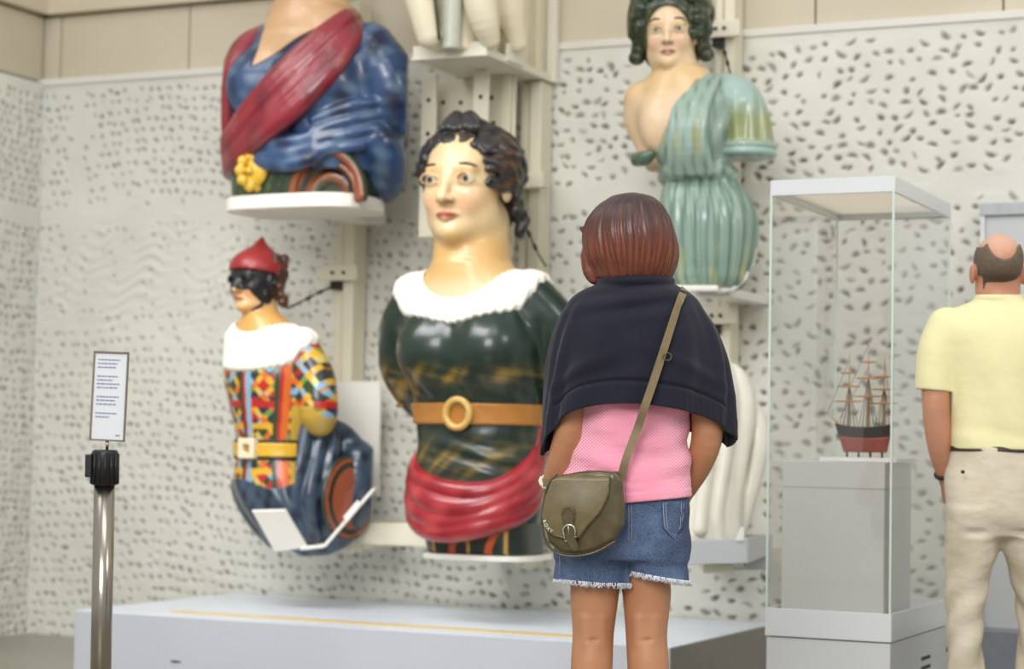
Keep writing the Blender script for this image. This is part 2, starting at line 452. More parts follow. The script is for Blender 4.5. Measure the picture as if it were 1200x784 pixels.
pit_wall('wall_back', XL, .6, 0, ZT, .0075, lambda u, d, z: (u, YW - d, z), m_plaster, [(2.105, .030), (1.56, .006), (2.775, .02)],
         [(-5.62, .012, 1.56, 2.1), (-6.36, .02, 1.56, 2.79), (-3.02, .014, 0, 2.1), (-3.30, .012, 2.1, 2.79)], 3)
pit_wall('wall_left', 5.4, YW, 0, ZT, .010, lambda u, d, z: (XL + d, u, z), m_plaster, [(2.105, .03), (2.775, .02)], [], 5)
# stone courses above
n = N('stone_course'); n.P(Roughness=.75, Specular_IOR_Level=.25)
n.link(n.ramp(n.noise(1.5, 5), [(.3, L4((196, 186, 164))), (.7, L4((211, 201, 180)))]), n.b.inputs['Base Color']); n.bump(n.noise(40, 4), .1); m_stone = n.m
m_trim = mat('border_plaster', (222, 219, 210), .7, var=.05, vs=3)
def blocks(name, z0, z1, joints, y):
    lst = []
    for a, b in zip(joints[:-1], joints[1:]): lst.append(((a + .004, y, z0), (b - .004, YW + .25, z1)))
    return tag(boxes(name, lst, m_stone, bev=.004), kind='structure')
J = [XL - .25, -6.50] + [-5.72 + .8 * i for i in range(9)]
blocks('trim_1', ZT + .025, 3.135, J, YW + .02)
tag(box('trim_2', (XL - .2, YW - .012, ZT - .01), (.68, YW + .2, ZT + .024), m_trim), kind='structure')
tag(boxes('trim_3', [((XL - .25, YW - .03, 3.145), (.7, YW + .25, 3.20)), ((XL - .25, YW + .0, 3.20), (.7, YW + .25, 4.6))], m_stone), kind='structure')
tag(boxes('trim_4', [((XL - .25, 5.4, ZT + .02), (XL - .02, YW, 3.135)), ((XL - .25, 5.4, 3.145), (XL + .03, YW, 3.20)), ((XL - .25, 5.4, 3.20), (XL, YW, 4.6))], m_stone), kind='structure')
n = N('stone_floor'); n.P(Roughness=.32, Specular_IOR_Level=.4)
n.link(n.ramp(n.noise(1.2, 5), [(.3, L4((132, 128, 114))), (.7, L4((152, 148, 134)))]), n.b.inputs['Base Color']); n.bump(n.noise(60, 3), .06); m_floor = n.m
tag(box('floor', (-9, -2.5, -.1), (4, YW + .3, 0), m_floor, bev=0), kind='structure')
# ------------------------------------------------------------------ low plinths
m_plinth = mat('grey_lacquer', (196, 199, 206), .28, var=.04, vs=2, coat=.4)
m_plinth_top = mat('pale_gloss_top', (226, 234, 246), .30, var=.05, vs=5, coat=.15)
m_slot = mat('dark_gap', (38, 38, 40), .6)
m_yellow = mat('warm_reflection_paint', (236, 204, 124), .25, var=.10, vs=20)
pl = empty('display_plinth', (-4.0, 7.75, 0), 0, 'long low grey plinth with a glossy top running below the figureheads', 'plinth')
def off(o, e): o.location = -e.location; return o
def wbox(name, lo, hi, m, e, bev=.004): return off(box(name, lo, hi, m, e, bev), e)
X0, X1, Y0, ZP = -5.34, -2.66, 7.13, .262
wbox('plinth_body', (X0, Y0, 0), (X1, YW - .02, ZP - .006), m_plinth, pl, .003)
wbox('plinth_top', (X0, Y0, ZP - .0055), (X1, YW - .02, ZP), m_plinth_top, pl, .003)
wbox('reflection_line', (X0 + .36, 7.27, ZP - .002), (X1 - .35, 7.37, ZP + .0015), m_yellow, pl, .0005)  # warm reflection line on the top, put into the colour as a stripe
wbox('shaded_end', (X1 - .004, Y0 + .004, 0), (X1 + .004, YW - .03, ZP - .006), mat('end_shade', (134, 129, 121), .3), pl, .001)  # end face turned from the light, its shade painted as a darker sheet
pp = onY(205, 775, Y0)
off(tube('scuff_slot', [(pp.x - .02, Y0 - .001, pp.z), (pp.x, Y0 - .002, pp.z), (pp.x + .03, Y0 - .001, pp.z)], [.002, .004, .002], m_slot, pl), pl)['label'] = 'small dark scuff mark on the front'
# display panel standing by the wall behind the man
pb = empty('display_board', (-1.3, 8.28, 0), 0, 'pale grey upright display board standing behind the balding man', 'display board')
m_board = mat('grey_board', (196, 198, 198), .45, var=.06, vs=3)
wbox('board_panel', (-1.755, 8.27, .30), (-.9, 8.36, 1.955), m_board, pb, .004)
wbox('board_cap', (-1.775, 8.25, 1.955), (-.88, 8.38, 2.005), mat('grey_cap', (178, 181, 186), .4), pb, .004)
wbox('board_edge', (-1.775, 8.255, .30), (-1.755, 8.375, 1.955), mat('pale_edge', (214, 216, 216), .4), pb, .003)
wbox('board_base', (-1.80, 8.16, 0), (-.86, 8.39, .30), mat('blue_grey_base', (128, 132, 140), .4), pb, .004)
# ------------------------------------------------------------------ mounting rails
m_rail = mat('cream_steel', (226, 219, 196), .42, var=.05, vs=5)
m_white = mat('white_steel', (236, 234, 226), .4, var=.04, vs=6)
m_dark = mat('dark_steel', (52, 50, 46), .45, metal=.4)
def rail(xa, xb, z0, z1, clamps, label, y=8.28):
    """a pair of upright channels with a dark slot between, clamped to the wall"""
    e = empty('wall_rail', ((xa + xb) / 2, y, z0), 0, label, 'rail', 'upright cream rails on the wall')
    w = xb - xa
    wbox('upright', (xa, y, z0), (xa + w * .36, y + .10, z1), m_rail, e, .004)
    wbox('upright', (xa + w * .48, y - .02, z0), (xb, y + .10, z1), m_rail, e, .004)
    wbox('rail_slot', (xa + w * .30, y + .03, z0), (xa + w * .55, y + .105, z1), m_dark, e, 0)
    for cz in clamps:
        c = wbox('clamp_plate', (xa - .05, y - .06, cz - .036), (xb + .035, y - .022, cz + .036), m_rail, e, .004)
        for bx in (xa + .02, xb - .03):
            b = tube('bolt', [(bx, y - .068, cz), (bx, y - .058, cz)], .008, m_dark, None, 10); b.parent = c
        wbox('clamp_stop', (xa - .005, y - .04, cz - .075), (xa + .05, y + .0, cz - .037), m_dark, e, .004)
    return e
rl = onY(393, 320, 8.28); rr = onY(417, 320, 8.28)
rail(rl.x, rr.x, .70, 3.05, [onY(398, 320, 8.24).z], 'cream wall rail between the diamond-costumed figurehead and the green-dressed bust')
rl2 = onY(609, 210, 8.28); rr2 = onY(635, 210, 8.28)
e = rail(rl2.x, rr2.x, .45, 2.62, [], 'cream wall rail behind the dark hair of the green-dressed bust')
c = onY(630, 212, 8.24); wbox('clamp_plate', (c.x - .10, 8.20, c.z - .034), (c.x + .045, 8.27, c.z + .034), m_rail, e, .004)
rl3 = onY(839, 40, 8.28); rr3 = onY(862, 40, 8.28)
rail(rl3.x, rr3.x, .50, 3.1, [onY(850, 34, 8.24).z, onY(848, 370, 8.24).z], 'cream wall rail behind the pale green-robed figurehead')
# horizontal rail
a = onY(416, 612, 7.98); b = onY(515, 640, 7.98)
hr = empty('cross_rail', ((a.x + b.x) / 2, 8.0, b.z), 0, 'horizontal cream rail low between the diamond-costumed and green-dressed figureheads', 'rail')
wbox('rail_bar', (a.x, 7.98, b.z - .005), (b.x + .16, 8.06, a.z + .002), m_rail, hr, .005)
for x in (a.x + .015, b.x + .10): wbox('rail_stub', (x - .035, 8.05, b.z - .03), (x + .035, YW, a.z), m_rail, hr, .004)
wbox('rail_foot', (a.x - .075, 7.97, b.z - .045), (a.x + .0, 8.05, a.z + .01), m_rail, hr, .004)
# white plate behind the harlequin
a = onY(408, 447, 8.22); b = onY(443, 582, 8.22)
wp = empty('mounting_plate', ((a.x + b.x) / 2, 8.24, b.z), 0, 'plain white rectangular plate fixed behind the diamond-costumed figurehead', 'mounting plate')
wbox('plate', (a.x - .10, 8.22, b.z), (b.x, 8.235, a.z), m_white, wp, .002)
wbox('plate_stub', (a.x - .03, 8.235, b.z + .1), (a.x + .06, YW, b.z + .2), m_rail, wp, .002)
# cables
def cable(px, label, y0, y1, sag=.0):
    p0 = onY(px[0][0], px[0][1], y0); p1 = onY(px[1][0], px[1][1], y1)
    e = empty('restraint_cable', p0, 0, label, 'cable')
    pts = [tuple(p0.lerp(p1, t) - Vector((0, 0, sag * 4 * t * (1 - t)))) for t in np.linspace(0, 1, 12)]
    off(tube('wire', pts, .0042, m_dark, e, 8), e)
    for t in (.30, .55): off(tube('turnbuckle', [tuple(p0.lerp(p1, t + d) - Vector((0, 0, sag * 4 * t * (1 - t)))) for d in (-.07, -.03, .03, .07)], [.004, .009, .009, .004], m_dark, e, 8), e)
cable(((392, 334), (336, 362)), 'dark wire with turnbuckles from the rail to the red-capped figurehead', 8.22, 7.95)
cable(((612, 252), (640, 312)), 'thin dark wire hanging behind the shoulder of the green-dressed bust', 8.27, 7.9, .02)
cable(((846, 46), (858, 92)), 'short dark wire below the clamp behind the pale green puffed sleeve', 8.24, 8.05, .01)
# ------------------------------------------------------------------ stanchion with notice
st = Fig('barrier_post', 120, 960, 6.25, 'polished steel barrier post with a black belt head and a paper notice', 'barrier post', floor=True)
# floor position: below the pole axis
d = ray(124, 620); t = 6.25 / d.dot(FWH); q = CAMP + d * t; st.O = Vector((q.x, q.y, 0)); st.root.location = st.O
st.root.rotation_euler = (0, R(-.55), YAW)
def zpx(px, py): return float(st.P(px, py)[2]) * st.m
m_chrome = mat('brushed_steel', (168, 160, 148), .22, metal=1.0, var=.12, vs=14)
m_black = mat('black_plastic', (22, 22, 23), .38, var=.1)
zc = zpx(128, 564)
lathe('post_base', [(.165, 0), (.17, .008), (.168, .02), (.14, .034), (.05, .045), (.036, .05)], m_chrome, st.root)
lathe('pole', [(.0315, .045), (.0315, zc)], m_chrome, st.root)
zt = zpx(128, 527)
lathe('belt_head', [(.034, zc - .012), (.0405, zc - .010), (.0405, zt - .012), (.038, zt - .003), (.030, zt)], m_black, st.root)
tubes('head_rib', [([(.041 * math.cos(a), .041 * math.sin(a), zc - .008), (.041 * math.cos(a), .041 * math.sin(a), zt - .012)], .0035) for a in np.linspace(0, 2 * PI, 14, endpoint=False)], m_black, st.root)
box('belt_clip', (-.055, -.03, zc + .012), (-.034, .012, zt - .014), m_black, st.root, .004)
tube('sign_stem', [(.006, 0, zt - .002), (.006, 0, zt + .03)], .005, m_chrome, st.root)
ps = Vector((.006, -.004, zpx(130, 517)))
sg = bpy.data.objects.new('sign_holder', None); COL.objects.link(sg); sg.parent = st.root; sg.location = ps; sg.rotation_euler = (0, R(2.0), R(-14)); sg.empty_display_size = .1
hw, hh = .0575, zpx(132, 412) - zpx(130, 517)
m_frame = mat('steel_frame', (150, 142, 124), .35, metal=.8)
m_acr = mat('pale_paper', (226, 228, 232), .6, var=.02)
boxes('sign_frame', [((-hw, -.005, 0), (-hw + .006, .005, hh)), ((hw - .004, -.005, 0), (hw, .005, hh)), ((-hw, -.005, 0), (hw, .005, .005)), ((-hw, -.005, hh - .007), (hw, .005, hh))], m_frame, sg, .001)
box('notice', (-hw + .006, -.002, .005), (hw - .004, .003, hh - .007), m_acr, sg, .0005)
m_ink = mat('blue_ink', (132, 144, 170), .7)
rg = random.Random(3); bars = []; z = hh - .028
for para, lens_ in ((3, (.9, .78, .72)), (4, (.82, .62, .9, .84)), (3, (.9, .76, .82)), (2, (.85, .55))):
    for i in range(para):
        x = -hw + .016; xe = x + .082 * lens_[i]
        while x < xe:
            w = rg.uniform(.005, .014); bars.append(((x, -.0028, z), (min(x + w, xe), -.0018, z + .0042))); x += w + .0022
        z -= .0115
    z -= .016
bars.append(((.028, -.0028, .016), (.042, -.0018, .020)))
tag(boxes('lettering', bars, m_ink, sg, 0), kind='stuff')
# ------------------------------------------------------------------ figureheads
GF = 'carved ship figureheads mounted on the wall'
def pal(**kw): return {k: lin(v) for k, v in kw.items()}
def lerpc(a, b, t): return np.asarray(a)[None, :] * (1 - t[:, None]) + np.asarray(b)[None, :] * t[:, None]
def sm(x, a, b):
    t = np.clip((x - a) / (b - a), 0, 1); return t * t * (3 - 2 * t)
def blend(c, tgt, t): return c * (1 - t[:, None]) + np.asarray(tgt)[None, :] * t[:, None]
m_skin = mat('painted_skin', None, .34, coat=.35, var=.06, vs=9, col=True)
m_paint = mat('painted_wood', None, .30, coat=.38, var=.10, vs=9, bump=.03, bs=30, col=True)
m_hairp = mat('painted_hair', None, .36, coat=.35, var=.10, vs=30, col=True)
m_eye = mat('painted_eye', None, .2, coat=.6, var=.02, col=True)
m_brow = mat('painted_brow', (58, 42, 32), .5)
m_collar = mat('white_collar_paint', (244, 240, 226), .5, var=.05, vs=25, bump=.1, bs=60)
def skin_color(fig, h, base, warm, lips, cheek, chest=None):
    base, warm, lips, cheek = lin(base), lin(warm), lin(lips), lin(cheek)
    def f(x, y, z):
        X, Y, Z = h.loc(x, y, z)
        c = lerpc(warm, base, sm(Z, -.02, .16))
        if chest is not None: c = blend(c, lin(chest), sm(-Z, .22, .42))
        for s in (-1, 1):
            c = blend(c, cheek, .75 * np.exp(-(((X - s * .17) / .10) ** 2 + ((Z - .32) / .10) ** 2)) * (Y < -.05))
            c = blend(c, warm, .8 * np.exp(-(((X - s * .15) / .11) ** 2 + ((Z - .575) / .035) ** 2)) * (Y < -.15))
            c = blend(c, lin((120, 80, 55)), .55 * np.exp(-(((X - s * .15) / .09) ** 2 + ((Z - .452) / .02) ** 2)) * (Y < -.2))
            c = blend(c, lin((96, 60, 44)), .7 * np.exp(-(((X - s * .045) / .022) ** 2 + ((Z - .312) / .014) ** 2)) * (Y < -.3))
        lp = np.maximum(1 - (np.abs(X) / .10) ** 2, 0)
        zl = .208 + .006 * np.cos(X * 60); hz = .036 * lp + .004
        c = blend(c, lips, np.clip(1.3 - np.abs(Z - zl) / np.maximum(hz, .003), 0, 1) * (np.abs(X) < .105) * (Y < -.22))
        c = blend(c, lin((110, 40, 32)), .8 * np.exp(-((Z - .208) / .006) ** 2) * (np.abs(X) < .085) * (Y < -.25))
        return c
    return f
def brows(h, fig, root, m=None, r=.012, ex=.15, arch=.022):
    for s in (-1, 1):
        pts = []
        for t in np.linspace(-1, 1, 9):
            x = ex + t * .095; yy = -.318 + .35 * max(x - .10, 0) ** 1.35 - .01
            pts.append(h.w((s * x, yy, .600 + arch * (1 - t * t) - .012 * (t + 1) * .5)) * fig.m)
        tube('eyebrow', pts, np.array([.3, .8, 1, 1, 1, .9, .75, .55, .2]) * r * h.H * fig.m, m or m_brow, root, 8)
# ============ the large bust in the dark green dress
ph = R(25)
f1 = Fig('ship_figurehead', 562, 652, 8.5, 'large dark-haired figurehead in a dark green dress with tan belt and red sash', 'figurehead', GF)
g = Grid(f1.P(425, 655, -140), f1.P(700, 130, 130) + np.array((0, 0, 12)), 1.5)
h1 = Head(f1.P(545, 287, -6), 146, R(25), R(1), R(0))
T = g.like()
f1.loft(T, [(314, 554, 50, 43), (322, 555, 60, 45), (334, 556, 72, 48), (352, 557, 86, 53), (380, 558, 95, 60), (420, 559, 90, 66), (455, 560, 83, 61), (485, 561, 78, 56), (520, 561, 76, 56), (560, 561, 77, 58), (600, 562, 75, 58), (618, 562, 72, 55)], ph, 4,
        fold=lambda th, z: 1.5 * np.sin(th * 22 + 1.2 * np.sin(z / 25)) * np.clip((1 - np.abs(z - f1.P(560, 375)[2]) / 26), 0, 1) + 1.6 * np.sin(z / 4.6 + 2.2 * np.sin(th * 2.6 + z / 22)) * np.clip(1 - np.abs(z - f1.P(560, 535)[2]) / 45, 0, 1) * np.cos(th / 2) + 1.5 * np.sin(th * 13 + z / 9) * np.clip(1 - np.abs(z - f1.P(560, 458)[2]) / 22, 0, 1))
for s in (-1, 1): T.ell(f1.B(559, 412, s * 38, 40, ph), (42, 40, 44), 22)
for s in (-1, 1):  # sleeves, cut off behind the elbow
    pts = [f1.B(557, 352, s * 74, 4, ph), f1.B(557, 385, s * 100, -8, ph), f1.B(558, 432, s * 108, -18, ph), f1.B(558, 470, s * 94, -45, ph), f1.B(558, 478, s * 84, -78, ph)]
    T.tube(pts, [30, 29, 26, 23, 22], 12, ki=4)
cz = f1.P(555, 330)
ca, sa = math.cos(ph), math.sin(ph)
def ring(x, y, A, Bf, Bb, scal=0.0, nn=34):
    dx = x - cz[0]; dy = y - cz[1]; a = dx * ca - dy * sa; b = dx * sa + dy * ca
    th = np.arctan2(a, -b); Bv = np.where(b < 0, Bf, Bb)
    return (np.sqrt((a / A) ** 2 + (b / Bv) ** 2) - 1 - scal * (1 - np.abs(np.sin(th * nn / 2)))) * min(A, Bf)
def orb(x, y, z, c, cc, sc_, A, Bf, Bb, Zr, scal, nn):
    dx = x - c[0]; dy = y - c[1]; a = dx * cc - dy * sc_; b = dx * sc_ + dy * cc
    return (np.sqrt((a / A) ** 2 + (b / np.where(b < 0, Bf, Bb)) ** 2 + ((z - c[2]) / Zr) ** 2) - 1 - scal * (1 - np.abs(np.sin(np.arctan2(a, -b) * nn / 2)))) * 70
zlow = f1.P(555, 400)[2]
TS = T.D.copy()
sk = g.like(); sk.D = TS.copy()
sk.tube([f1.P(554, 338, 2), f1.P(553, 312, 2), f1.P(553, 290, 8), f1.P(556, 262, 16)], [50, 47, 45, 42], 12)
neck = sk.D.copy()
sk.all(lambda d, x, y, z: np.maximum(np.maximum(d, orb(x, y, z, cz, ca, sa, 63, 66, 52, 400, 0, 1) * .8), zlow - z))
h1.do(sk, lambda x, y, z: face_sdf(x, y, z, .158), 10)
head = sk.build('head', f1.m, m_skin, f1.root, skin_color(f1, h1, (226, 198, 152), (212, 170, 108), (196, 100, 82), (236, 176, 138), (226, 196, 158)))
eyes(h1, head, m_eye, f1.m, .158, R(4)); brows(h1, f1, head, ex=.158)
dr = g.like(); dr.D = TS.copy(); dr.all(lambda d, x, y, z: np.maximum(d, np.where(z > zlow, -orb(x, y, z, cz, ca, sa, 59, 62, 48, 50, 0, 1) * .8, -1e3)))
dr.D = np.maximum(dr.D, 0 - (T.ax[2][None, None, :] - f1.P(562, 612)[2]))
green, gold, pale = lin((26, 44, 36)), lin((150, 122, 52)), lin((70, 96, 88))
def green_col(x, y, z):
    c = np.tile(green, (len(x), 1)); n1 = wob(x * .6, y * .6, z * 2.2, .09, .4) * .5 + .5; n2 = wob(x * .5, y, z * 2, .22, 2.2)
    k1 = np.exp(-((z - f1.P(560, 442)[2]) / 9) ** 2) + .75 * np.exp(-((z - f1.P(560, 540)[2]) / 22) ** 2) + 1.1 * np.exp(-((z - f1.P(470, 462)[2]) / 24) ** 2) * sm(-x, 62, 80)
    c = blend(c, gold, np.clip(k1 * (n1 - .25) * 1.9 * (.6 + .6 * n2), 0, .85))
    return c
dr.build('dress', f1.m, m_paint, f1.root, green_col)
# scalloped collar
co = g.like(); co.D = TS.copy()
co.all(lambda d, x, y, z: smax(smax(d - 4.5 - .5 * np.sin(np.arctan2(x - cz[0], -(y - cz[1])) * 44), orb(x, y, z, cz, ca, sa, 96, 92, 84, 72, .03, 44), 2), np.maximum(-orb(x, y, z, cz, ca, sa, 59, 62, 48, 50, 0, 1) * .8, -(d + 5)), 2))
co.D = np.maximum(co.D, f1.P(555, 405)[2] - co.ax[2][None, None, :])
co.build('collar', f1.m, m_collar, f1.root)
# belt and buckle
m_tan = mat('tan_belt_paint', (178, 118, 50), .38, coat=.3, var=.12, vs=20)
zb = f1.P(561, 486)[2]
be = g.like(); be.D = TS.copy(); be.D[:, :, :] = np.maximum(be.D - 4, np.abs(be.ax[2][None, None, :] - zb) - 12)
arm_cut = g.like(); 
for s in (-1, 1): arm_cut.ell(f1.B(558, 476, s * 97, -50, ph), (30, 44, 40))
be.D = np.maximum(be.D, -arm_cut.D); belt = be.build('belt', f1.m, m_tan, f1.root)
q = [f1.B(561, 486, 3 + 15 * math.cos(t), 63 - abs(math.cos(t)) * 1.5, ph) + np.array((0, 0, 16 * math.sin(t))) for t in np.linspace(0, 2 * PI, 28, endpoint=False)]
tube('buckle', np.array(q) * f1.m, 4.2 * f1.m, mat('pale_gold_paint', (206, 168, 90), .35, coat=.4), belt, 10, True)
# red sash
sa_ = g.like()
for j, (ys, yf, r) in enumerate(((510, 574, 11), (524, 590, 14), (540, 606, 14), (552, 620, 13))):
    pts = []
    for t in np.linspace(-1.9, 1.9, 25):
        y = ys + (yf - ys) * (max(math.cos(t * .88), 0) ** .75 if abs(t) < 1.75 else 0) - (14 if abs(t) > 1.6 else 0) + 4 * math.sin(t * 3 + j)
        o = -5 + 10 * math.cos(t)
        pts.append(f1.B(561, y, (78 + o) * math.sin(t), (60 + o) * math.cos(t), ph))
    sa_.tube(pts, r * (1 + .07 * np.sin(np.arange(25) * .55 + j * 2)) * np.clip(1.25 - np.abs(np.linspace(-1.9, 1.9, 25)) * .30, .6, 1), 2.0)
red = lin((158, 28, 42)); redl = lin((190, 70, 72)); redd = lin((120, 14, 28))
def sash_col(x, y, z): return lerpc(red, redl, np.clip(wob(x, y, z * 2.2, .05, 1.0) * .8, 0, 1)) * (1 - .25 * np.clip(-wob(x, y, z * 2, .05, 3), 0, 1))[:, None]
sa_.build('sash', f1.m, m_paint, f1.root, sash_col)
# lower scroll block with painted red and gold strapwork
sk2 = g.like()
f1.loft(sk2, [(588, 562, 70, 54), (615, 566, 66, 52), (648, 570, 63, 50)], ph, pw=4.0)
zt_ = f1.P(560, 630)[2]
def skirt_col(x, y, z):
    c = np.tile(lin((24, 36, 30)), (len(x), 1)); p = (x * ca - y * sa)
    c = blend(c, lin((196, 86, 42)), 1.0 * (np.abs(((p + 70) % 46) - 16 - 5 * np.sin((z - zt_) / 9)) < 4.5))
    c = blend(c, lin((190, 150, 66)), 1.0 * (np.abs(((p + 70) % 46) - 32) < 2))
    return c
sk2.build('skirt_block', f1.m, m_paint, f1.root, skirt_col)
lo = f1.B(562, 655, 0, 0, ph)
def plate_pts(fig, pxc, py, A, Bq, ph, n=28, pw=3.5):
    o = []
    for t in np.linspace(0, 2 * PI, n, endpoint=False):
        c_, s_ = math.cos(t), math.sin(t)
        o.append(fig.B(pxc, py, A * math.copysign(abs(c_) ** (2 / pw), c_), Bq * math.copysign(abs(s_) ** (2 / pw), s_), ph)[:2])
    return o
prism('base_plate', [tuple(p * f1.m) for p in plate_pts(f1, 572, 652, 70, 60, ph)], -2 * f1.m, 4 * f1.m, m_white, f1.root, None, .002)
def strut(fig, px, py, v0, v1, w, hgt, m, root, name='mounting_arm'):
    """bar running straight back from the figure into the wall"""
    q = fig.P(px, py, v0); d = np.array((math.sin(YAW), math.cos(YAW), 0)); e = np.array((math.cos(YAW), -math.sin(YAW), 0))
    L = (v1 - v0); bm = bmesh.new(); vs = []
    for a in (0, 1):
        for b, c in ((-1, -1), (1, -1), (1, 1), (-1, 1)): vs.append(bm.verts.new(Vector((q + d * L * a + e * b * w / 2 + np.array((0, 0, c * hgt / 2))) * fig.m)))
    for fc in ((3, 2, 1, 0), (4, 5, 6, 7), (0, 1, 5, 4), (1, 2, 6, 5), (2, 3, 7, 6), (3, 0, 4, 7)): bm.faces.new([vs[i] for i in fc])
    bmesh.ops.recalc_face_normals(bm, faces=bm.faces[:]); return from_bm(name, bm, m, root)
strut(f1, 556, 646, 20, 172, 40, 10, m_white, f1.root)
strut(f1, 556, 470, 30, 172, 30, 20, m_rail, f1.root)
# hair
hr1 = g.like()
def hair_base(x, y, z):
    d = sell(x, y, z, (0, .15, .60), (.365, .425, .345))
    d = smin(d, sell(x, y, z, (0, .34, .34), (.30, .20, .26)), .10)
    fc = sell(x, y, z, (0, -.46, .36), (.315, .56, .42))
    return smax(d, -fc, .02)
h1.do(hr1, hair_base, 0)
rg = random.Random(11)
def lock(grid, h, a0, z0, wav, r0, y0=-.25, y1=.52, drop=0.0, k=2.0, C=(0, .14, .61), RX=.40, RZ=.36, RY=.47):
    pts = []; rr = []
    ph_ = rg.random() * 6
    for i in range(15):
        t = i / 14; y = y0 + (y1 - y0) * t
        s = math.sqrt(max(1 - ((y - C[1]) / RY) ** 2, .03)); a = a0 * (1 + drop * t) + wav * math.sin(t * 9 + ph_)
        rad = 1.0 + .03 * math.sin(t * 14 + ph_)
        pts.append(h.w((RX * s * rad * math.sin(a), y, C[2] + RZ * s * rad * math.cos(a)))); rr.append(r0 * h.H * (.6 + .6 * math.sin(PI * min(t * 1.1 + .15, 1))))
    grid.tube(pts, rr, k, ki=1)
for a in np.linspace(-2.0, 2.0, 31): lock(hr1, h1, a, 0, .10, .036, -.27 + .05 * abs(a) + .02 * rg.random(), .50, .12 * (abs(a) > .9), 1.2)
for a in np.linspace(-1.8, 1.8, 15): lock(hr1, h1, a + .1, 0, .16, .032, -.22 + .05 * abs(a), .45, .2, 1.5, RX=.42, RZ=.375)
# curls over the temples, nape and the tuft at the crown front
for s in (-1, 1):
    for i in range(9):
        t = i / 8; hr1.tube([h1.w((s * (.335 + .04 * math.sin(i)), .20 + .02 * i, .62 - .05 * i)), h1.w((s * (.33), .14 + .05 * math.sin(i * 2.1) + .03 * i, .57 - .055 * i)), h1.w((s * .30, .26 + .02 * i, .50 - .05 * i))], [5, 7, 5], 2)
for i in range(7): hr1.tube([h1.w((-.10 + .05 * i, -.22, .915 + .01 * math.sin(i * 2))), h1.w((-.06 + .03 * i, -.12, 1.0 + .03 * math.sin(i * 1.7))), h1.w((-.02 + .03 * i, .02, .97))], [5, 6.5, 4], 2)
def hair_col(c0, c1, fr=.22):
    c0, c1 = lin(c0), lin(c1)
    def f(x, y, z):
        c = np.tile(c0, (len(x), 1)); return blend(c, c1, np.clip(wob(x, y, z, fr, 1.3) * 1.6 - .35, 0, 1) * .8)
    return f
def hc1(x, y, z):
    c = hair_col((36, 34, 36), (66, 48, 38), .06)(x, y, z); X, Y, Z = h1.loc(x, y, z)
    return blend(c, lin((128, 84, 46)), np.clip(wob(x, y, z * 3, .16, .3) * 2.4 - .3, 0, 1) * np.exp(-((Y + .0) / .15) ** 2) * sm(np.abs(X), .26, .36) * .6)
hr1.build('hair', f1.m, m_hairp, f1.root, hc1)
# ============ harlequin figurehead in the red cap
ph2 = R(32)
f2 = Fig('ship_figurehead', 345, 645, 9.05, 'small masked figurehead in red cap and bright diamond-patchwork costume with white collar', 'figurehead', GF)
g = Grid(f2.P(240, 660, -110), f2.P(450, 270, 130) + np.array((0, 0, 8)), 1.3)
c2, s2 = math.cos(ph2), math.sin(ph2)
T = g.like()
f2.loft(T, [(370, 309, 24, 22), (380, 310, 36, 27), (394, 311, 50, 32), (414, 312, 56, 36), (440, 313, 57, 42), (475, 316, 51, 41), (505, 319, 47, 38), (527, 320, 46, 37), (560, 322, 52, 42), (585, 326, 54, 44)], ph2, 4)
arm = [f2.B(314, 408, 50, 0, ph2), f2.B(316, 440, 64, -4, ph2), f2.B(317, 476, 69, -2, ph2), f2.B(318, 492, 66, -6, ph2)]
T.tube(arm, [20, 22, 23, 19], 8)
armL = [f2.B(312, 408, -48, 0, ph2), f2.B(313, 445, -54, -8, ph2), f2.B(313, 480, -48, -34, ph2), f2.B(313, 496, -44, -58, ph2)]
T.tube(armL, [17, 17, 15, 13], 8)
TS = T.D.copy()
h2 = Head(f2.P(299, 366, 0), 76, R(40), R(2))
cz = f2.P(312, 400)
def ring2(x, y, A, Bf, Bb, scal=0.0, nn=34):
    dx = x - cz[0]; dy = y - cz[1]; a = dx * c2 - dy * s2; b = dx * s2 + dy * c2
    th = np.arctan2(a, -b); Bv = np.where(b < 0, Bf, Bb)
    return (np.sqrt((a / A) ** 2 + (b / Bv) ** 2) - 1 - scal * (1 - np.abs(np.sin(th * nn / 2)))) * min(A, Bf)
zl2 = f2.P(312, 425)[2]
sk = g.like(); sk.D = TS.copy()
sk.tube([f2.P(312, 402, 0), f2.P(310, 385, -1), f2.P(306, 368, 3), f2.P(304, 352, 6)], [30, 23, 20, 20], 8)
sk.all(lambda d, x, y, z: np.maximum(np.maximum(d, orb(x, y, z, f2.P(312, 379), c2, s2, 40, 41, 32, 60, 0, 1) * .5), zl2 - z))
h2.do(sk, lambda x, y, z: face_sdf(x, y, z), 5)
head = sk.build('head', f2.m, m_skin, f2.root, skin_color(f2, h2, (236, 196, 140), (216, 164, 92), (196, 70, 60), (232, 150, 110)))
eyes(h2, head, m_eye, f2.m)
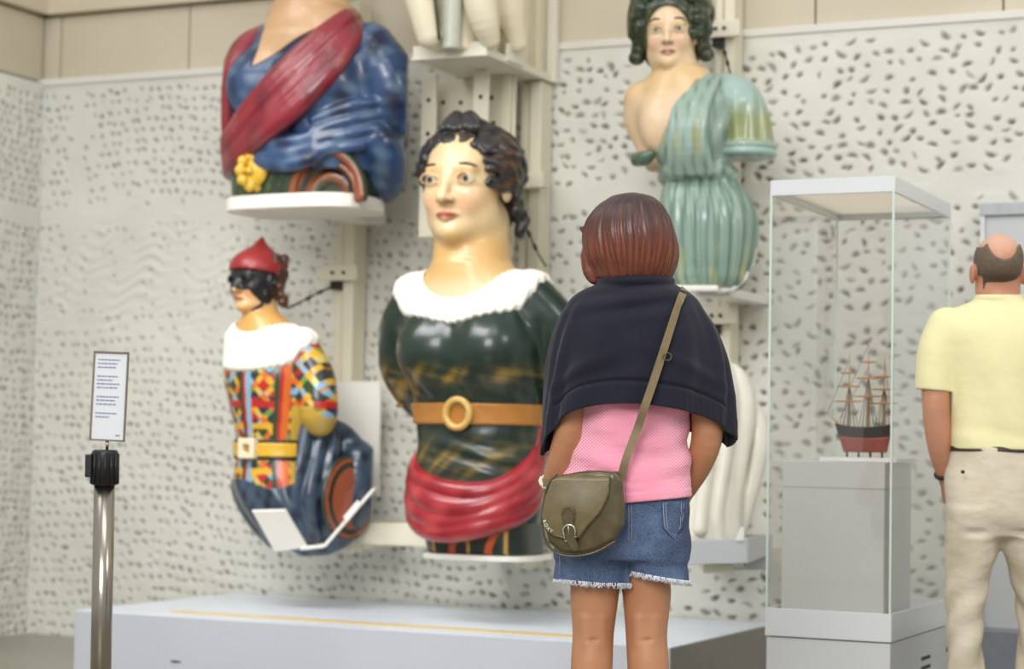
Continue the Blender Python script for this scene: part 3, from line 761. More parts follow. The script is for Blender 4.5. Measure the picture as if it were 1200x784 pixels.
# mask
mk = g.like(); h2.do(mk, lambda x, y, z: face_sdf(x, y, z) - .020, 0)
h2.do(mk, lambda x, y, z: -np.maximum(np.maximum(np.where(np.abs(x) < .20, .335 + .05 * np.clip(1 - np.abs(x) / .07, 0, 1) - z, (.335 - (np.abs(x) - .20) * 2.6) - z), z - .82), (y - .10 + .0 * x)), 0, 's')
for s in (-1, 1): h2.do(mk, lambda x, y, z: sell(x, y, z, (s * .15, -.34, .50), (.062, .12, .034)), 0, 's')
mk.D = np.maximum(mk.D, -1e3)
mk.build('mask', f2.m, mat('black_mask_paint', (24, 24, 28), .42, coat=.15, var=.05), f2.root)
for s in (1,): tube('mask_strap', [h2.w(p) * f2.m for p in ((s * .28, -.06, .36), (s * .285, -.06, .24), (s * .24, -.10, .10), (s * .12, -.20, .01))], [3.4 * f2.m, 3.4 * f2.m, 2.6 * f2.m, 1.5 * f2.m], MATS['black_mask_paint'], f2.root, 8)
# curls and cap
hr = g.like(); rgc = random.Random(4)
h2.do(hr, lambda x, y, z: smax(sell(x, y, z, (0, .16, .50), (.37, .36, .42)), -sell(x, y, z, (0, -.5, .40), (.33, .58, .62)), .02))
for i in range(90):
    a = rgc.uniform(-PI * .95, PI * .95); zz = rgc.uniform(.12, .88)
    if abs(a) < 1.15 + (.5 if zz < .5 else 0): continue
    hr.ell(h2.w((.36 * math.sin(a), .13 - .36 * math.cos(a) * (1 if math.cos(a) < 0 else .5), zz)), (5, 5, 5), 1.0)
hr.build('hair', f2.m, m_hairp, f2.root, hair_col((70, 38, 24), (150, 92, 48), .4))
cp = g.like()
h2.do(cp, lambda x, y, z: smin(sell(x, y, z, (0, .04, .66), (.41, .455, .34)), scap(x, y, z, (0, .08, .72), (.02, .12, 1.13), .37, .045), .10), 0)
h2.do(cp, lambda x, y, z: z - (.60 - .16 * y), 0, 's')
cap = cp.build('cap', f2.m, mat('red_cap_paint', (158, 40, 42), .42, coat=.3, var=.22, vs=12), f2.root)
# costume
def patch_col(x, y, z):
    X = x - f2.P(312, 440)[0]; Y = y; a = X * c2 - Y * s2; b = X * s2 + Y * c2
    th = np.arctan2(a, -b + 0.0); p = th * 50.0
    isarm = (np.hypot(X - (f2.B(316, 450, 64, -4, ph2)[0] - f2.P(312, 440)[0]), Y - f2.B(316, 450, 64, -4, ph2)[1]) < 27)
    p = np.where(isarm, a * 1.0 + 9, p)
    zz = z - f2.P(312, 440)[2]
    cols = [lin(c) for c in ((196, 34, 34), (232, 176, 44), (142, 184, 208), (46, 66, 36), (224, 112, 40), (214, 196, 110), (38, 44, 62), (120, 150, 70))]
    c = np.tile(lin((120, 34, 36)), (len(x), 1))
    cell = np.floor(p / 24).astype(int); row = np.floor(zz / 26).astype(int)
    bgk = (cell * 3 + row * 5) % 4
    for k, i in ((0, 3), (1, 6), (2, 0), (3, 6)): c[bgk == k] = cols[i]
    P_ = 26.0
    d1 = (p + zz) % P_; d2 = (p - zz) % P_
    k1 = np.floor((p + zz) / P_).astype(int); k2 = np.floor((p - zz) / P_).astype(int)
    seg1 = np.floor((p - zz) / (P_ / 2)).astype(int); seg2 = np.floor((p + zz) / (P_ / 2)).astype(int)
    pick1 = np.array([1, 2, 1, 5, 4])[(k1 * 2 + seg1) % 5]; pick2 = np.array([2, 1, 7, 4, 1, 3])[(k2 * 3 + seg2) % 6]
    ca_ = np.array(cols)
    m1 = d1 < 9.5; c[m1] = ca_[pick1[m1]]
    m2 = (d2 < 9.5) & ~(m1 & ((k1 + k2) % 2 == 0)); c[m2] = ca_[pick2[m2]]
    hb = (np.abs(((zz + 8) % 52) - 26) < 4) & ~isarm; c[hb] = cols[0]
    hb = (np.abs(((zz + 34) % 52) - 26) < 3.5) & ~isarm & (zz < -40); c[hb] = cols[1]
    for lo_, w_, i in ((-8, 6, 3), (-2, 5, 0), (3, 9, 2), (44, 6, 3), (50, 4, 0), (54, 8, 4)):
        q = (p > lo_) & (p < lo_ + w_) & ~isarm; c[q] = cols[i]
    cuff = isarm & (z < f2.P(317, 476)[2]); c[cuff] = lin((206, 170, 70))
    return c * .92
dr = g.like(); dr.D = TS.copy(); dr.all(lambda d, x, y, z: np.maximum(d, np.where(z > zl2, -orb(x, y, z, f2.P(312, 379), c2, s2, 36, 37, 28, 30, 0, 1) * .5, -1e3)))
dr.build('costume', f2.m, m_paint, f2.root, patch_col)
co = g.like(); co.D = TS.copy()
co.all(lambda d, x, y, z: smax(smax(d - 4 - .8 * np.sin(np.arctan2(x - cz[0], -(y - cz[1])) * 36), orb(x, y, z, f2.P(312, 382), c2, s2, 76, 70, 56, 66, .03, 36), 2), np.maximum(-orb(x, y, z, f2.P(312, 379), c2, s2, 36, 37, 28, 30, 0, 1) * .5, -(d + 5)), 2))
co.build('collar', f2.m, m_collar, f2.root)
zb = f2.P(319, 527)[2]
def band(name, z0, hgt, t, m):
    b_ = g.like(); b_.D = np.maximum(T.D - t, np.abs(T.ax[2][None, None, :] - z0) - hgt)
    cut = g.like(); cut.tube(armL + [armL[-1]], 17); b_.D = np.maximum(b_.D, -cut.D)
    return b_.build(name, f2.m, m, f2.root)
band('belt_edge', zb, 11.5, 2.5, MATS['black_mask_paint'])
belt = band('belt', zb, 8, 4, mat('yellow_belt_paint', (222, 172, 40), .35, coat=.4))
bk = g.like(); q0 = f2.B(319, 526, -2, 43, ph2)
def bkf(x, y, z):
    X = x - q0[0]; Y = y - q0[1]; Z = z - q0[2]; a = X * c2 - Y * s2; b = X * s2 + Y * c2
    d = np.maximum(np.maximum(np.abs(a), np.abs(Z)) - 12, np.abs(b) - 4); return smax(d, -(np.maximum(np.maximum(np.abs(a), np.abs(Z)) - 4.5, -b - 60)), 1)
bk.do(bkf, q0 - 16, q0 + 16); bk.build('buckle', f2.m, mat('cream_buckle_paint', (236, 222, 190), .4, coat=.3), belt)
# dark blue drapery below
dp = g.like()
f2.loft(dp, [(546, 322, 53, 43), (575, 326, 58, 47), (605, 336, 52, 48), (630, 345, 38, 42), (643, 350, 28, 36)], ph2, 6, fold=lambda th, z: 2.0 * np.sin(th * 7 + z / 16))
dp.tube(f2.Q([(362, 498, -20), (388, 505, 0), (402, 512, 10), (420, 535, 12)]), [12, 15, 15, 16], 5)
dp.tube(f2.Q([(420, 540, 5), (412, 575, 10), (388, 612, 5), (358, 634, 0)]), [22, 32, 34, 18], 10)
for pts, r in (([(360, 500, -28), (352, 540, -38), (345, 580, -42), (352, 630, -36)], [8, 10, 10, 7]), ([(378, 505, -20), (368, 550, -34), (362, 590, -40), (370, 632, -28)], [8, 10, 10, 7]),
               ([(392, 512, -10), (386, 545, -26), (374, 580, -36)], [8, 9, 6]), ([(352, 548, -40), (330, 556, -46), (300, 548, -44)], [7, 8, 6]), ([(368, 492, -14), (392, 500, 2), (408, 506, 14)], [6, 7, 5]), ([(372, 512, -16), (398, 526, 0), (428, 532, 8)], [6, 8, 6])):
    dp.tube(f2.Q(pts), r, 4)
dcut = g.like(); dcut.D = T.D + 0; dp.D = np.where(dp.ax[2][None, None, :] > f2.P(322, 556)[2], np.maximum(dp.D, -(T.D - 1.0)) if False else dp.D, dp.D)
blue = lin((58, 76, 94))
def blue_col(x, y, z): return blend(np.tile(blue, (len(x), 1)), lin((30, 40, 56)), np.clip(wob(x, y, z, .16, .7) + .2, 0, 1)) 
# keep the patched waist visible: drape starts lower at the front
zf = f2.P(322, 566)[2]; xr = f2.P(352, 500)[0]
dp.all(lambda d, x, y, z: np.maximum(d, np.where(x < xr, z - zf - 5 * np.sin(x / 14), -1e3)))
drape = dp.build('drapery', f2.m, m_paint, f2.root, blue_col)
# scroll end with rust-red face
se = g.like(); se.ell(f2.P(408, 584, -16), (9, 42, 50), yaw=R(42))
def se_col(x, y, z):
    q = f2.P(408, 584, -16); a = (x - q[0]) * math.sin(R(42)) + (y - q[1]) * math.cos(R(42)); r = np.hypot(a / 42, (z - q[2]) / 50)
    return np.where(((r > .72) & (r < .84))[:, None], lin((34, 44, 30)), np.where((r > .92)[:, None], lin((50, 50, 34)), lin((150, 74, 44))))
se.build('scroll_end', f2.m, m_paint, f2.root, se_col)
def slab(fig, name, pts, th, m, parent):
    """flat plate through the given corner points, th thick"""
    q = np.array([fig.P(*p) for p in pts]); nn = np.cross(q[1] - q[0], q[-1] - q[0]); nn /= np.linalg.norm(nn)
    bm = bmesh.new(); a = [bm.verts.new(Vector((p - nn * th / 2) * fig.m)) for p in q]; b = [bm.verts.new(Vector((p + nn * th / 2) * fig.m)) for p in q]
    bm.faces.new(a[::-1]); bm.faces.new(b); n = len(q)
    for i in range(n): bm.faces.new((a[i], a[(i + 1) % n], b[(i + 1) % n], b[i]))
    bmesh.ops.recalc_face_normals(bm, faces=bm.faces[:]); bmesh.ops.bevel(bm, geom=bm.edges[:], offset=th * fig.m * .2, segments=1, affect='EDGES')
    return from_bm(name, bm, m, parent)
slab(f2, 'support_plate', [(295, 598, -66), (335, 597, -64), (361, 641, -40), (322, 646, -42)], 4, m_white, f2.root)
slab(f2, 'support_strip', [(352, 643, -44), (380, 640, -44), (383, 636, 16), (352, 640, 16)], 4, m_white, f2.root)
slab(f2, 'support_strip', [(380, 640, -44), (438, 573, -30), (442, 570, 16), (383, 636, 16)], 4, m_white, f2.root)
slab(f2, 'support_lug', [(402, 606, -52), (419, 586, -50), (424, 591, -50), (407, 612, -52)], 3, m_white, f2.root)
strut(f2, 350, 480, 20, 86, 24, 14, m_rail, f2.root)
# ============ upper left bust in blue robe and red sash
ph3 = R(27)
f3 = Fig('ship_figurehead', 360, 252, 9.0, 'broad figurehead in a blue robe with a crimson sash above a yellow flower', 'figurehead', GF)
g = Grid(f3.P(240, 262, -120), f3.P(490, -150, 120), 1.5); c3, s3 = math.cos(ph3), math.sin(ph3)
T = g.like()
f3.loft(T, [(18, 366, 44, 38), (32, 365, 66, 44), (48, 364, 84, 50), (70, 364, 94, 56), (100, 363, 98, 62), (140, 362, 98, 64), (180, 360, 97, 62), (205, 359, 92, 58)], ph3, 5,
        fold=lambda th, z: 1.8 * np.sin(th * 9 + z / 9 + 1.5 * np.sin(z / 17)) * np.clip((f3.P(360, 85)[2] - z) / 40, 0, 1))
for s in (-1, 1): T.ell(f3.B(362, 105, s * 38, 40, ph3), (44, 34, 44), 22)
pts = [f3.B(362, 62, 84, 0, ph3), f3.B(364, 100, 104, -4, ph3), f3.B(364, 140, 104, -14, ph3), f3.B(362, 158, 84, -50, ph3)]
T.tube(pts, [30, 34, 30, 22], 10); T.tube([f3.B(362, 62, -82, 0, ph3), f3.B(362, 100, -96, -10, ph3), f3.B(362, 116, -98, -40, ph3), f3.B(362, 120, -98, -70, ph3)], [28, 26, 20, 15], 8)
T.tube([f3.B(362, 150, 80, 20, ph3), f3.B(362, 175, 96, 0, ph3), f3.B(362, 205, 94, -20, ph3), f3.B(362, 226, 88, -30, ph3)], [18, 26, 24, 12], 8)
for i in range(4): T.tube([f3.B(362, 128 + i * 14, 108 - i * 3, 18, ph3), f3.B(362, 136 + i * 15, 84, 44 - i * 2, ph3), f3.B(362, 152 + i * 11, 46, 62, ph3)], [6, 8, 5], 4)
for i, (y0, y1, yl) in enumerate(((150, 176, 164), (160, 190, 176), (172, 202, 188))): T.tube([f3.B(360, y0, 74, 44, ph3), f3.B(360, (y0 + y1) / 2 + 10, 40, 62, ph3), f3.B(360, y1, 2, 66, ph3), f3.B(360, yl + 6, -40, 60, ph3)], [7, 9, 9, 5], 5)
TS = T.D.copy()
# neckline: V open at the throat
def vneck(x, y, z):
    a = (x - f3.P(362, 60)[0]) * c3 - y * s3; b = (x - f3.P(362, 60)[0]) * s3 + y * c3
    zb_ = f3.P(340, 84)[2]; h = (z - zb_)
    return smax(np.abs(a + 30 - .82 * h) - (3 + h * .84), b + 4, 3)
sk = g.like(); sk.D = TS.copy() + 1.2
sk.tube(f3.Q([(366, 44, 0), (366, 16, -3), (366, -12, -2), (364, -34, 4)]), [56, 44, 38, 38], 26)
sk.all(lambda d, x, y, z: np.maximum(d, np.minimum(vneck(x, y, z), np.where(z > f3.P(366, 22)[2], np.hypot(x - f3.P(366, 20)[0], y) - 60, 1e3))))
sk.D = np.maximum(sk.D, f3.P(350, 95)[2] - sk.ax[2][None, None, :])
h3 = Head(f3.P(362, -26, -4), 140, R(27)); h3.do(sk, lambda x, y, z: face_sdf(x, y, z), 10)
def sk3(x, y, z):
    c = skin_color(f3, h3, (222, 184, 142), (208, 164, 120), (186, 96, 80), (226, 160, 124), (214, 174, 132))(x, y, z)
    return c
head = sk.build('head', f3.m, m_skin, f3.root, sk3); eyes(h3, head, m_eye, f3.m); brows(h3, f3, head)
hr = g.like(); h3.do(hr, lambda x, y, z: smax(sell(x, y, z, (0, .13, .66), (.38, .44, .38)) + .012 * np.sin(x * 40 + y * 25), -sell(x, y, z, (0, -.46, .40), (.315, .56, .44)), .02))
hr.build('hair', f3.m, m_hairp, f3.root, hair_col((60, 44, 34), (100, 70, 44)))
dr = g.like(); dr.D = TS.copy(); dr.all(lambda d, x, y, z: smax(d, -vneck(x, y, z), 2))
def blue3(x, y, z): return blend(blend(np.tile(lin((50, 76, 116)), (len(x), 1)), lin((24, 36, 62)), np.clip(wob(x, y, z, .06, .2) * 1.2, 0, 1)), lin((112, 140, 160)), .6 * np.clip(wob(x, y, z * 2, .07, 4.2) - .15, 0, 1))
dr.build('robe', f3.m, m_paint, f3.root, blue3)
ss = g.like()
for j in range(5):
    o = (j - 2) * 8.8; pts = []
    for (px, py, a, b) in ((366, 32, 66, 6), (366, 44, 70, 32), (365, 78, 54, 58), (364, 114, 24, 74), (362, 146, -14, 76), (360, 168, -48, 64), (359, 184, -78, 46), (359, 194, -97, 22), (360, 198, -104, -6)):
        wdt = .35 + .65 * math.sin(PI * min(max((py - 20) / 175, 0), 1))
        pts.append(f3.B(px, py + o * 1.05 * wdt, a + o * .75 * wdt, b, ph3))
    ss.tube(pts, np.array([7, 9, 10.5, 11, 11, 10.5, 10, 9, 7]) * (1.0 + .12 * math.sin(j * 2.2)), 2.5)
for j in range(3): ss.tube([f3.B(364, 30, -44 - j * 5, 12, ph3), f3.B(364, 48, -58 - j * 7, 34, ph3), f3.B(363, 80, -70 - j * 7, 55 - j * 5, ph3), f3.B(361, 120, -76 - j * 6, 57 - j * 6, ph3), f3.B(360, 160, -82 - j * 5, 47 - j * 6, ph3), f3.B(360, 190, -86 - j * 4, 34 - j * 6, ph3)], [5, 7, 8, 8, 8, 8], 3)
ss.tube([f3.B(360, 178, -86, 34, ph3), f3.B(360, 198, -92, 26, ph3)], [16, 10], 5)
def red3(x, y, z): return blend(blend(np.tile(lin((142, 36, 50)), (len(x), 1)), lin((92, 18, 34)), np.clip(wob(x, y, z, .05, 1.2) * .9, 0, 1)), lin((176, 96, 96)), .6 * np.clip(wob(x, y * .5, z, .05, 5) - .1, 0, 1))
ss.build('sash', f3.m, m_paint, f3.root, red3)
# base with painted arches, flower and plate
bs = g.like()
f3.loft(bs, [(168, 358, 84, 54), (205, 358, 88, 58), (238, 358, 88, 58)], ph3, pw=3.0)
bs.ell(f3.B(358, 236, 62, 56, ph3), (40, 40, 50), op='s')
for rr_, o_ in ((46, 0), (34, -8), (22, -14)): bs.tube([f3.B(358, 238, 56 + rr_ * math.cos(t) * .95, 44 + o_ - 8 * math.cos(t), ph3) + np.array((0, 0, rr_ * 1.15 * math.sin(t))) for t in np.linspace(0, PI, 9)], 6.5, 1)
def base3(x, y, z):
    q = f3.B(358, 238, 56, 44, ph3); r = np.sqrt(((x - q[0]) * 1.05) ** 2 + (z - q[2]) ** 2 / 1.3) * (1 + 9 * (x < q[0] - 55))
    c = np.tile(lin((36, 50, 34)), (len(x), 1)); c = blend(c, lin((74, 92, 44)), np.clip(wob(x, y, z, .2, 2) * 1.3, 0, 1) * .8)
    c[r < 54] = lin((52, 60, 36)); c[r < 46] = lin((142, 76, 42)); c[r < 34] = lin((30, 30, 22)); c[r < 27] = lin((140, 84, 52)); c[r < 18] = lin((84, 86, 62))
    return c
bs.build('base', f3.m, m_paint, f3.root, base3)
fl = g.like(); q0 = f3.B(358, 207, -32, 60, ph3)
fl.ell(q0, (19, 8, 19), yaw=R(30))
for i in range(10):
    t = 2 * PI * i / 10; fl.ell(q0 + np.array((math.cos(t) * 18 * .85, .45 * 18 * math.cos(t), math.sin(t) * 19)), (6.5, 5, 6.5), 3)
fl.ell(q0 + np.array((-4, -9, 0)), (5, 4, 5), 1)
fl.build('flower', f3.m, mat('yellow_flower_paint', (222, 178, 52), .4, coat=.3, var=.2, vs=60), f3.root)
prism('base_plate', [tuple(p * f3.m) for p in plate_pts(f3, 358, 250, 91, 62, ph3)], 2 * f3.m, 18 * f3.m, m_white, f3.root, None, .003)
strut(f3, 372, 244, 10, 142, 40, 12, m_white, f3.root); strut(f3, 362, 120, 30, 150, 20, 20, m_rail, f3.root)
# ============ upper right lady in pale green
ph4 = R(20)
f4 = Fig('ship_figurehead', 830, 340, 8.25, 'pale green-robed figurehead with one bare shoulder, puffed sleeve and dark curled hair', 'figurehead', GF)
g = Grid(f4.P(715, 345, -120), f4.P(915, -45, 120), 1.4); c4, s4 = math.cos(ph4), math.sin(ph4)
T = g.like()
f4.loft(T, [(86, 797, 32, 28), (96, 799, 48, 33), (110, 802, 60, 38), (126, 804, 62, 42), (148, 807, 56, 45), (175, 812, 48, 42), (200, 818, 42, 38), (212, 822, 40, 37)], ph4, 5)
for s in (-1, 1): T.ell(f4.B(807, 152, s * 22, 28, ph4), (28, 24, 34), 24)
T.tube([f4.B(802, 114, -54, 0, ph4), f4.B(803, 138, -59, -4, ph4), f4.B(806, 165, -53, -8, ph4), f4.B(808, 190, -46, -4, ph4)], [20, 18, 15, 11], 16)
TS = T.D.copy()
def diag(x, y, z):
    a = (x - f4.P(805, 150)[0]) * c4 - y * s4; h = z - f4.P(800, 195)[2]
    return (a - (-30 + h * .52)) * .88
sk = g.like(); sk.D = TS + .8
sk.tube(f4.Q([(800, 112, 0), (796, 92, -2), (790, 74, 0), (788, 62, 4)]), [42, 29, 26, 26], 12)
sk.all(lambda d, x, y, z: np.maximum(d, np.minimum(diag(x, y, z), np.where(z > f4.P(800, 100)[2], np.hypot(x - f4.P(800, 90)[0], y) - 46, 1e3))))
h4 = Head(f4.P(786, 84, -4), 92, R(10), R(2), R(-2)); h4.do(sk, lambda x, y, z: face_sdf(x, y, z), 6)
sk.D = np.maximum(sk.D, f4.P(800, 203)[2] - sk.ax[2][None, None, :])
head = sk.build('head', f4.m, m_skin, f4.root, skin_color(f4, h4, (226, 198, 160), (220, 186, 136), (190, 116, 104), (230, 182, 156), (226, 196, 160)))
eyes(h4, head, m_eye, f4.m, iris=(84, 84, 50)); brows(h4, f4, head, arch=.04)
dr = g.like(); dr.D = TS.copy(); dr.all(lambda d, x, y, z: smax(d - 2.0 - 1.2 * np.sin((x - z * .6) / 4.2), -diag(x, y, z), 2))
for i in range(5): dr.tube([f4.B(804, 92 + i * 2, 44 - i * 3, 6, ph4), f4.B(804, 104 + i * 3, 44 - i * 7, 30 + i * 2, ph4), f4.B(806, 140, 36 - i * 9, 56, ph4), f4.B(812, 180, 28 - i * 9, 58, ph4), f4.B(818, 207, 26 - i * 11, 47, ph4)], [3, 4, 5, 7, 6], 5)
def pale_col(x, y, z):
    c = np.tile(lin((150, 172, 160)), (len(x), 1)); c = blend(c, lin((104, 132, 118)), np.clip(wob(x * 1.5, y, z * .4, .16, .7), 0, 1) * .9)
    return blend(c, lin((158, 156, 84)), .75 * np.clip(wob(x, y, z * .35, .13, 2.6) * 1.2, 0, 1) * np.clip((1 - np.abs(z - f4.P(830, 170)[2]) / 45), 0, 1))
for i in range(14):
    t = -1.5 + i * .24; dr.ell(f4.B(819, 205 + 4 * math.sin(i * 1.7), 41 * math.sin(t), 39 * math.cos(t), ph4), (8, 8, 8), 4)
dr.build('bodice', f4.m, m_paint, f4.root, pale_col)
sl = g.like()
q0, q1 = f4.B(806, 106, 50, 0, ph4), f4.B(808, 178, 66, -6, ph4)
sl.tube([f4.B(806, 108, 42, 0, ph4), f4.B(806, 122, 58, 0, ph4), f4.B(808, 150, 63, -4, ph4), f4.B(808, 176, 66, -6, ph4)], [20, 30, 32, 33], 8)
sl.all(lambda d, x, y, z: smax(d - 1.6 * np.sin(np.arctan2(x - q1[0], -(y - q1[1])) * 11) * np.clip((q0[2] - z) / 30, 0, 1), f4.P(830, 188)[2] - z, 5))
for pz in (176, 184): sl.tube([f4.B(808, pz - 2, 66 + 33 * math.cos(t), -6 + 33 * math.sin(t), ph4) for t in np.linspace(0, 2 * PI, 20)], 4, 2)
def slv(x, y, z):
    c = np.tile(lin((156, 182, 174)), (len(x), 1)); t = np.clip((f4.P(860, 122)[2] - z) / 22, 0, 1) * np.clip((z - f4.P(860, 178)[2]) / 12, 0, 1)
    return blend(c, lin((148, 150, 82)), t * (.75 + .25 * wob(x, y, z * .2, .3, 1)))
sl.build('puffed_sleeve', f4.m, m_paint, f4.root, slv)
st4 = g.like(); st4.tube([f4.B(806, 186, -58, 20, ph4), f4.B(806, 190, -42, 40, ph4), f4.B(808, 186, -34, 46, ph4)], [7, 9, 6], 3)
st4.ell(f4.B(806, 192, -52, 30, ph4), (9, 8, 6), 3); st4.build('drape_end', f4.m, m_paint, f4.root, lambda x, y, z: np.tile(lin((76, 100, 82)), (len(x), 1)))
sk4 = g.like()
f4.loft(sk4, [(200, 820, 38, 36), (212, 822, 42, 38), (230, 826, 51, 46), (255, 830, 57, 52), (285, 831, 56, 52), (315, 830, 50, 48), (334, 828, 44, 42), (340, 828, 38, 36)], ph4, 3,
        fold=lambda th, z: 1.5 * np.sin(th * 21 + 1.2 * np.sin(z / 34) + .9 * np.sin(th * 4)) + .7 * np.sin(th * 37 + z / 40))
def skirt4(x, y, z):
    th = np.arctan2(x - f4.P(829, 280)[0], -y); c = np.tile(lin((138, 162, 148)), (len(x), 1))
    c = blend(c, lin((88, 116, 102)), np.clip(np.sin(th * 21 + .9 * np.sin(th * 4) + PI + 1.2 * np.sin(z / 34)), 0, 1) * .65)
    return blend(c, lin((196, 190, 110)), .6 * np.clip(wob(x, y, z * .3, .14, 1.4) * 1.4 - .2, 0, 1) * np.clip((f4.P(830, 285)[2] - z) / 30, 0, 1))
sk4.build('skirt', f4.m, m_paint, f4.root, skirt4)
hr = g.like()
h4.do(hr, lambda x, y, z: smax(smin(sell(x, y, z, (0, .13, .72), (.46, .46, .44)), sell(x, y, z, (0, .30, .35), (.40, .24, .34)), .1), -sell(x, y, z, (0, -.46, .38), (.33, .58, .44)), .02))
for a in np.linspace(-2.1, 2.1, 17): lock(hr, h4, a, 0, .25, .085, -.26 + .05 * abs(a), .5, .1, 2, C=(0, .13, .72), RX=.47, RZ=.44, RY=.5)
for s in (-1, 1):
    for i in range(5): hr.ell(h4.w((s * (.42 + .03 * math.sin(i * 2)), .02 + .03 * i, .62 - .10 * i)), (10, 10, 9), 2)
hr.build('hair', f4.m, m_hairp, f4.root, hair_col((40, 50, 32), (92, 102, 58), .25))
slab(f4, 'cradle_plate', [(792, 338, -50), (842, 338, -48), (842, 336, 50), (792, 336, 50)], 7, m_white, f4.root)
tube('cradle_arm', np.array(f4.Q([(840, 340, -30), (858, 338, -24), (872, 326, -18), (880, 308, -14), (884, 292, -10)])) * f4.m, 4.2 * f4.m, m_white, f4.root, 10)
strut(f4, 836, 342, 20, 190, 40, 10, m_white, f4.root); strut(f4, 832, 150, 25, 180, 20, 20, m_rail, f4.root)
# ------------------------------------------------------------------ white carved scroll on its grey shelf
f5 = Fig('carved_scroll', 850, 636, 8.05, 'white painted carved scroll fragment standing on a grey shelf between woman and glass case', 'carving')
m_wcarve = mat('white_carving', (236, 232, 218), .42, coat=.2, var=.07, vs=10, bump=.08, bs=40)
g = Grid(f5.P(765, 645, -60), f5.P(905, 405, 90), 1.6)
f5.loft(g, [(422, 838, 18, 20), (450, 840, 26, 26), (500, 838, 34, 32), (550, 834, 38, 36), (600, 832, 40, 38), (634, 832, 40, 38)], R(25), 4)
for pts, r in (([(838, 428, 10), (862, 444, 0), (872, 480, -4), (866, 540, -14), (858, 600, -20), (860, 630, -20)], [10, 14, 14, 11, 9, 8]),
               ([(868, 470, 20), (884, 490, 14), (889, 520, 8), (882, 560, 4), (872, 600, 0), (864, 630, 0)], [10, 13, 13, 11, 10, 9]),
               ([(850, 440, -10), (854, 480, -24), (848, 540, -32), (840, 600, -36), (842, 630, -34)], [10, 11, 9, 8, 7]),
               ([(832, 436, -12), (836, 490, -30), (828, 550, -38), (820, 620, -40)], [10, 10, 9, 8])):
    g.tube(f5.Q(pts), r, 4)
g.tube([f5.P(874, 500, 8) + np.array((13 * (1 - i / 22) * math.cos(i * .55), 3, 13 * (1 - i / 22) * math.sin(i * .55))) for i in range(18)], 4, 2)
g.build('scroll_carving', f5.m, m_wcarve, f5.root)
f6 = Fig('wall_shelf', 840, 664, 8.05, 'grey steel shelf bracket low on the wall carrying the white scroll', 'shelf')
m_gst = mat('grey_steel', (190, 194, 196), .35, var=.05, vs=6, coat=.2)
slab(f6, 'shelf_front', [(800, 634, -44), (876, 630, -44), (876, 660, -44), (800, 662, -44)], 4, m_gst, f6.root)
slab(f6, 'shelf_side', [(876, 630, -44), (900, 626, 60), (900, 650, 60), (876, 660, -44)], 3, m_gst, f6.root)
slab(f6, 'shelf_tray', [(796, 642, -44), (876, 642, -44), (898, 640, 60), (818, 641, 60)], 4, m_gst, f6.root)
slab(f6, 'shelf_lug', [(862, 634, -47), (872, 634, -47), (872, 618, -47), (868, 618, -47)], 2, m_white, f6.root)
slab(f6, 'shelf_back', [(820, 626, 60), (905, 626, 60), (905, 668, 60), (820, 668, 60)], 4, m_gst, f6.root)
box('shelf_foot', tuple(f6.P(824, 672, -20) * f6.m), tuple(f6.P(856, 660, 10) * f6.m), m_rail, f6.root, .003)
strut(f6, 852, 655, 50, 205, 40, 18, m_rail, f6.root)
# ------------------------------------------------------------------ bracket with the cream fragment, top centre
tb = empty('display_bracket', (-3.85, 8.0, 2.6), 0, 'cream steel bracket tray high above the dark-haired bust, with perforated struts below', 'bracket')
m_tray = mat('bracket_steel', (228, 224, 208), .4, var=.05, vs=6)
c0 = onY(484, 55, 7.65); c1 = onY(570, 49, 7.65); zt2 = c1.z; zb2 = onY(572, 64, 7.65).z; XA, XB = c0.x, c1.x
wbox('tray_floor', (XA + .012, 7.664, zb2 + .001), (XB - .012, YW - .02, zb2 + .016), m_tray, tb, .003)
wbox('tray_front', (XA, 7.65, zb2), (XB, 7.664, zt2 + .004), m_tray, tb, .003)
wbox('tray_lip', (XA - .006, 7.642, zb2 - .004), (XB + .006, 7.67, zb2 + .008), m_tray, tb, .002)
wbox('tray_side', (XB - .012, 7.664, zb2), (XB, YW - .02, zb2 + .034), m_tray, tb, .003)
wbox('tray_side', (XA, 7.664, zb2), (XA + .012, YW - .02, zt2), m_tray, tb, .003)
q = onX(600, 66, XB)
wbox('tray_lug', (XB - .004, q.y - .06, zb2 + .01), (XB + .012, q.y + .10, zb2 + .085), m_tray, tb, .003)
wbox('end_post', (XB - .03, YW - .07, zb2), (XB + .012, YW - .021, 3.4), m_tray, tb, .004)
for px in (503, 564):
    a = onY(px, 82, 7.95); b = onY(px - 6, 185, 7.95)
    s_ = wbox('perforated_strut', (a.x - .036, 7.95, b.z - .35), (a.x + .036, 7.965, zb2), m_rail, tb, .002)
    for k in range(7):
        zz = zb2 - .12 - k * .075
        if k % 2 == 0: h_ = tube('hole', [(a.x, 7.9485, zz), (a.x, 7.952, zz)], .010, m_dark, None, 12); h_.parent = s_; h_.location = (0, 0, 0)
pa = onY(505, 100, 8.12); pb_ = onY(604, 100, 8.12)
s_ = wbox('perforated_plate', (pa.x, 8.12, zb2 - .75), (pb_.x, 8.135, zb2), m_rail, tb, .002)
rgh = random.Random(5)
for k in range(14):
    x = pa.x + .06 + (k % 4) * .085 + rgh.uniform(-.012, .012); zz = zb2 - .08 - (k // 4) * .11 - rgh.uniform(0, .03)
    h_ = tube('hole', [(x, 8.1185, zz), (x, 8.122, zz)], .010, m_dark, None, 12); h_.parent = s_; h_.location = (0, 0, 0)
wbox('back_channel', (pb_.x - .05, 8.09, zb2 - .80), (pb_.x - .012, 8.16, zb2), m_rail, tb, .004)
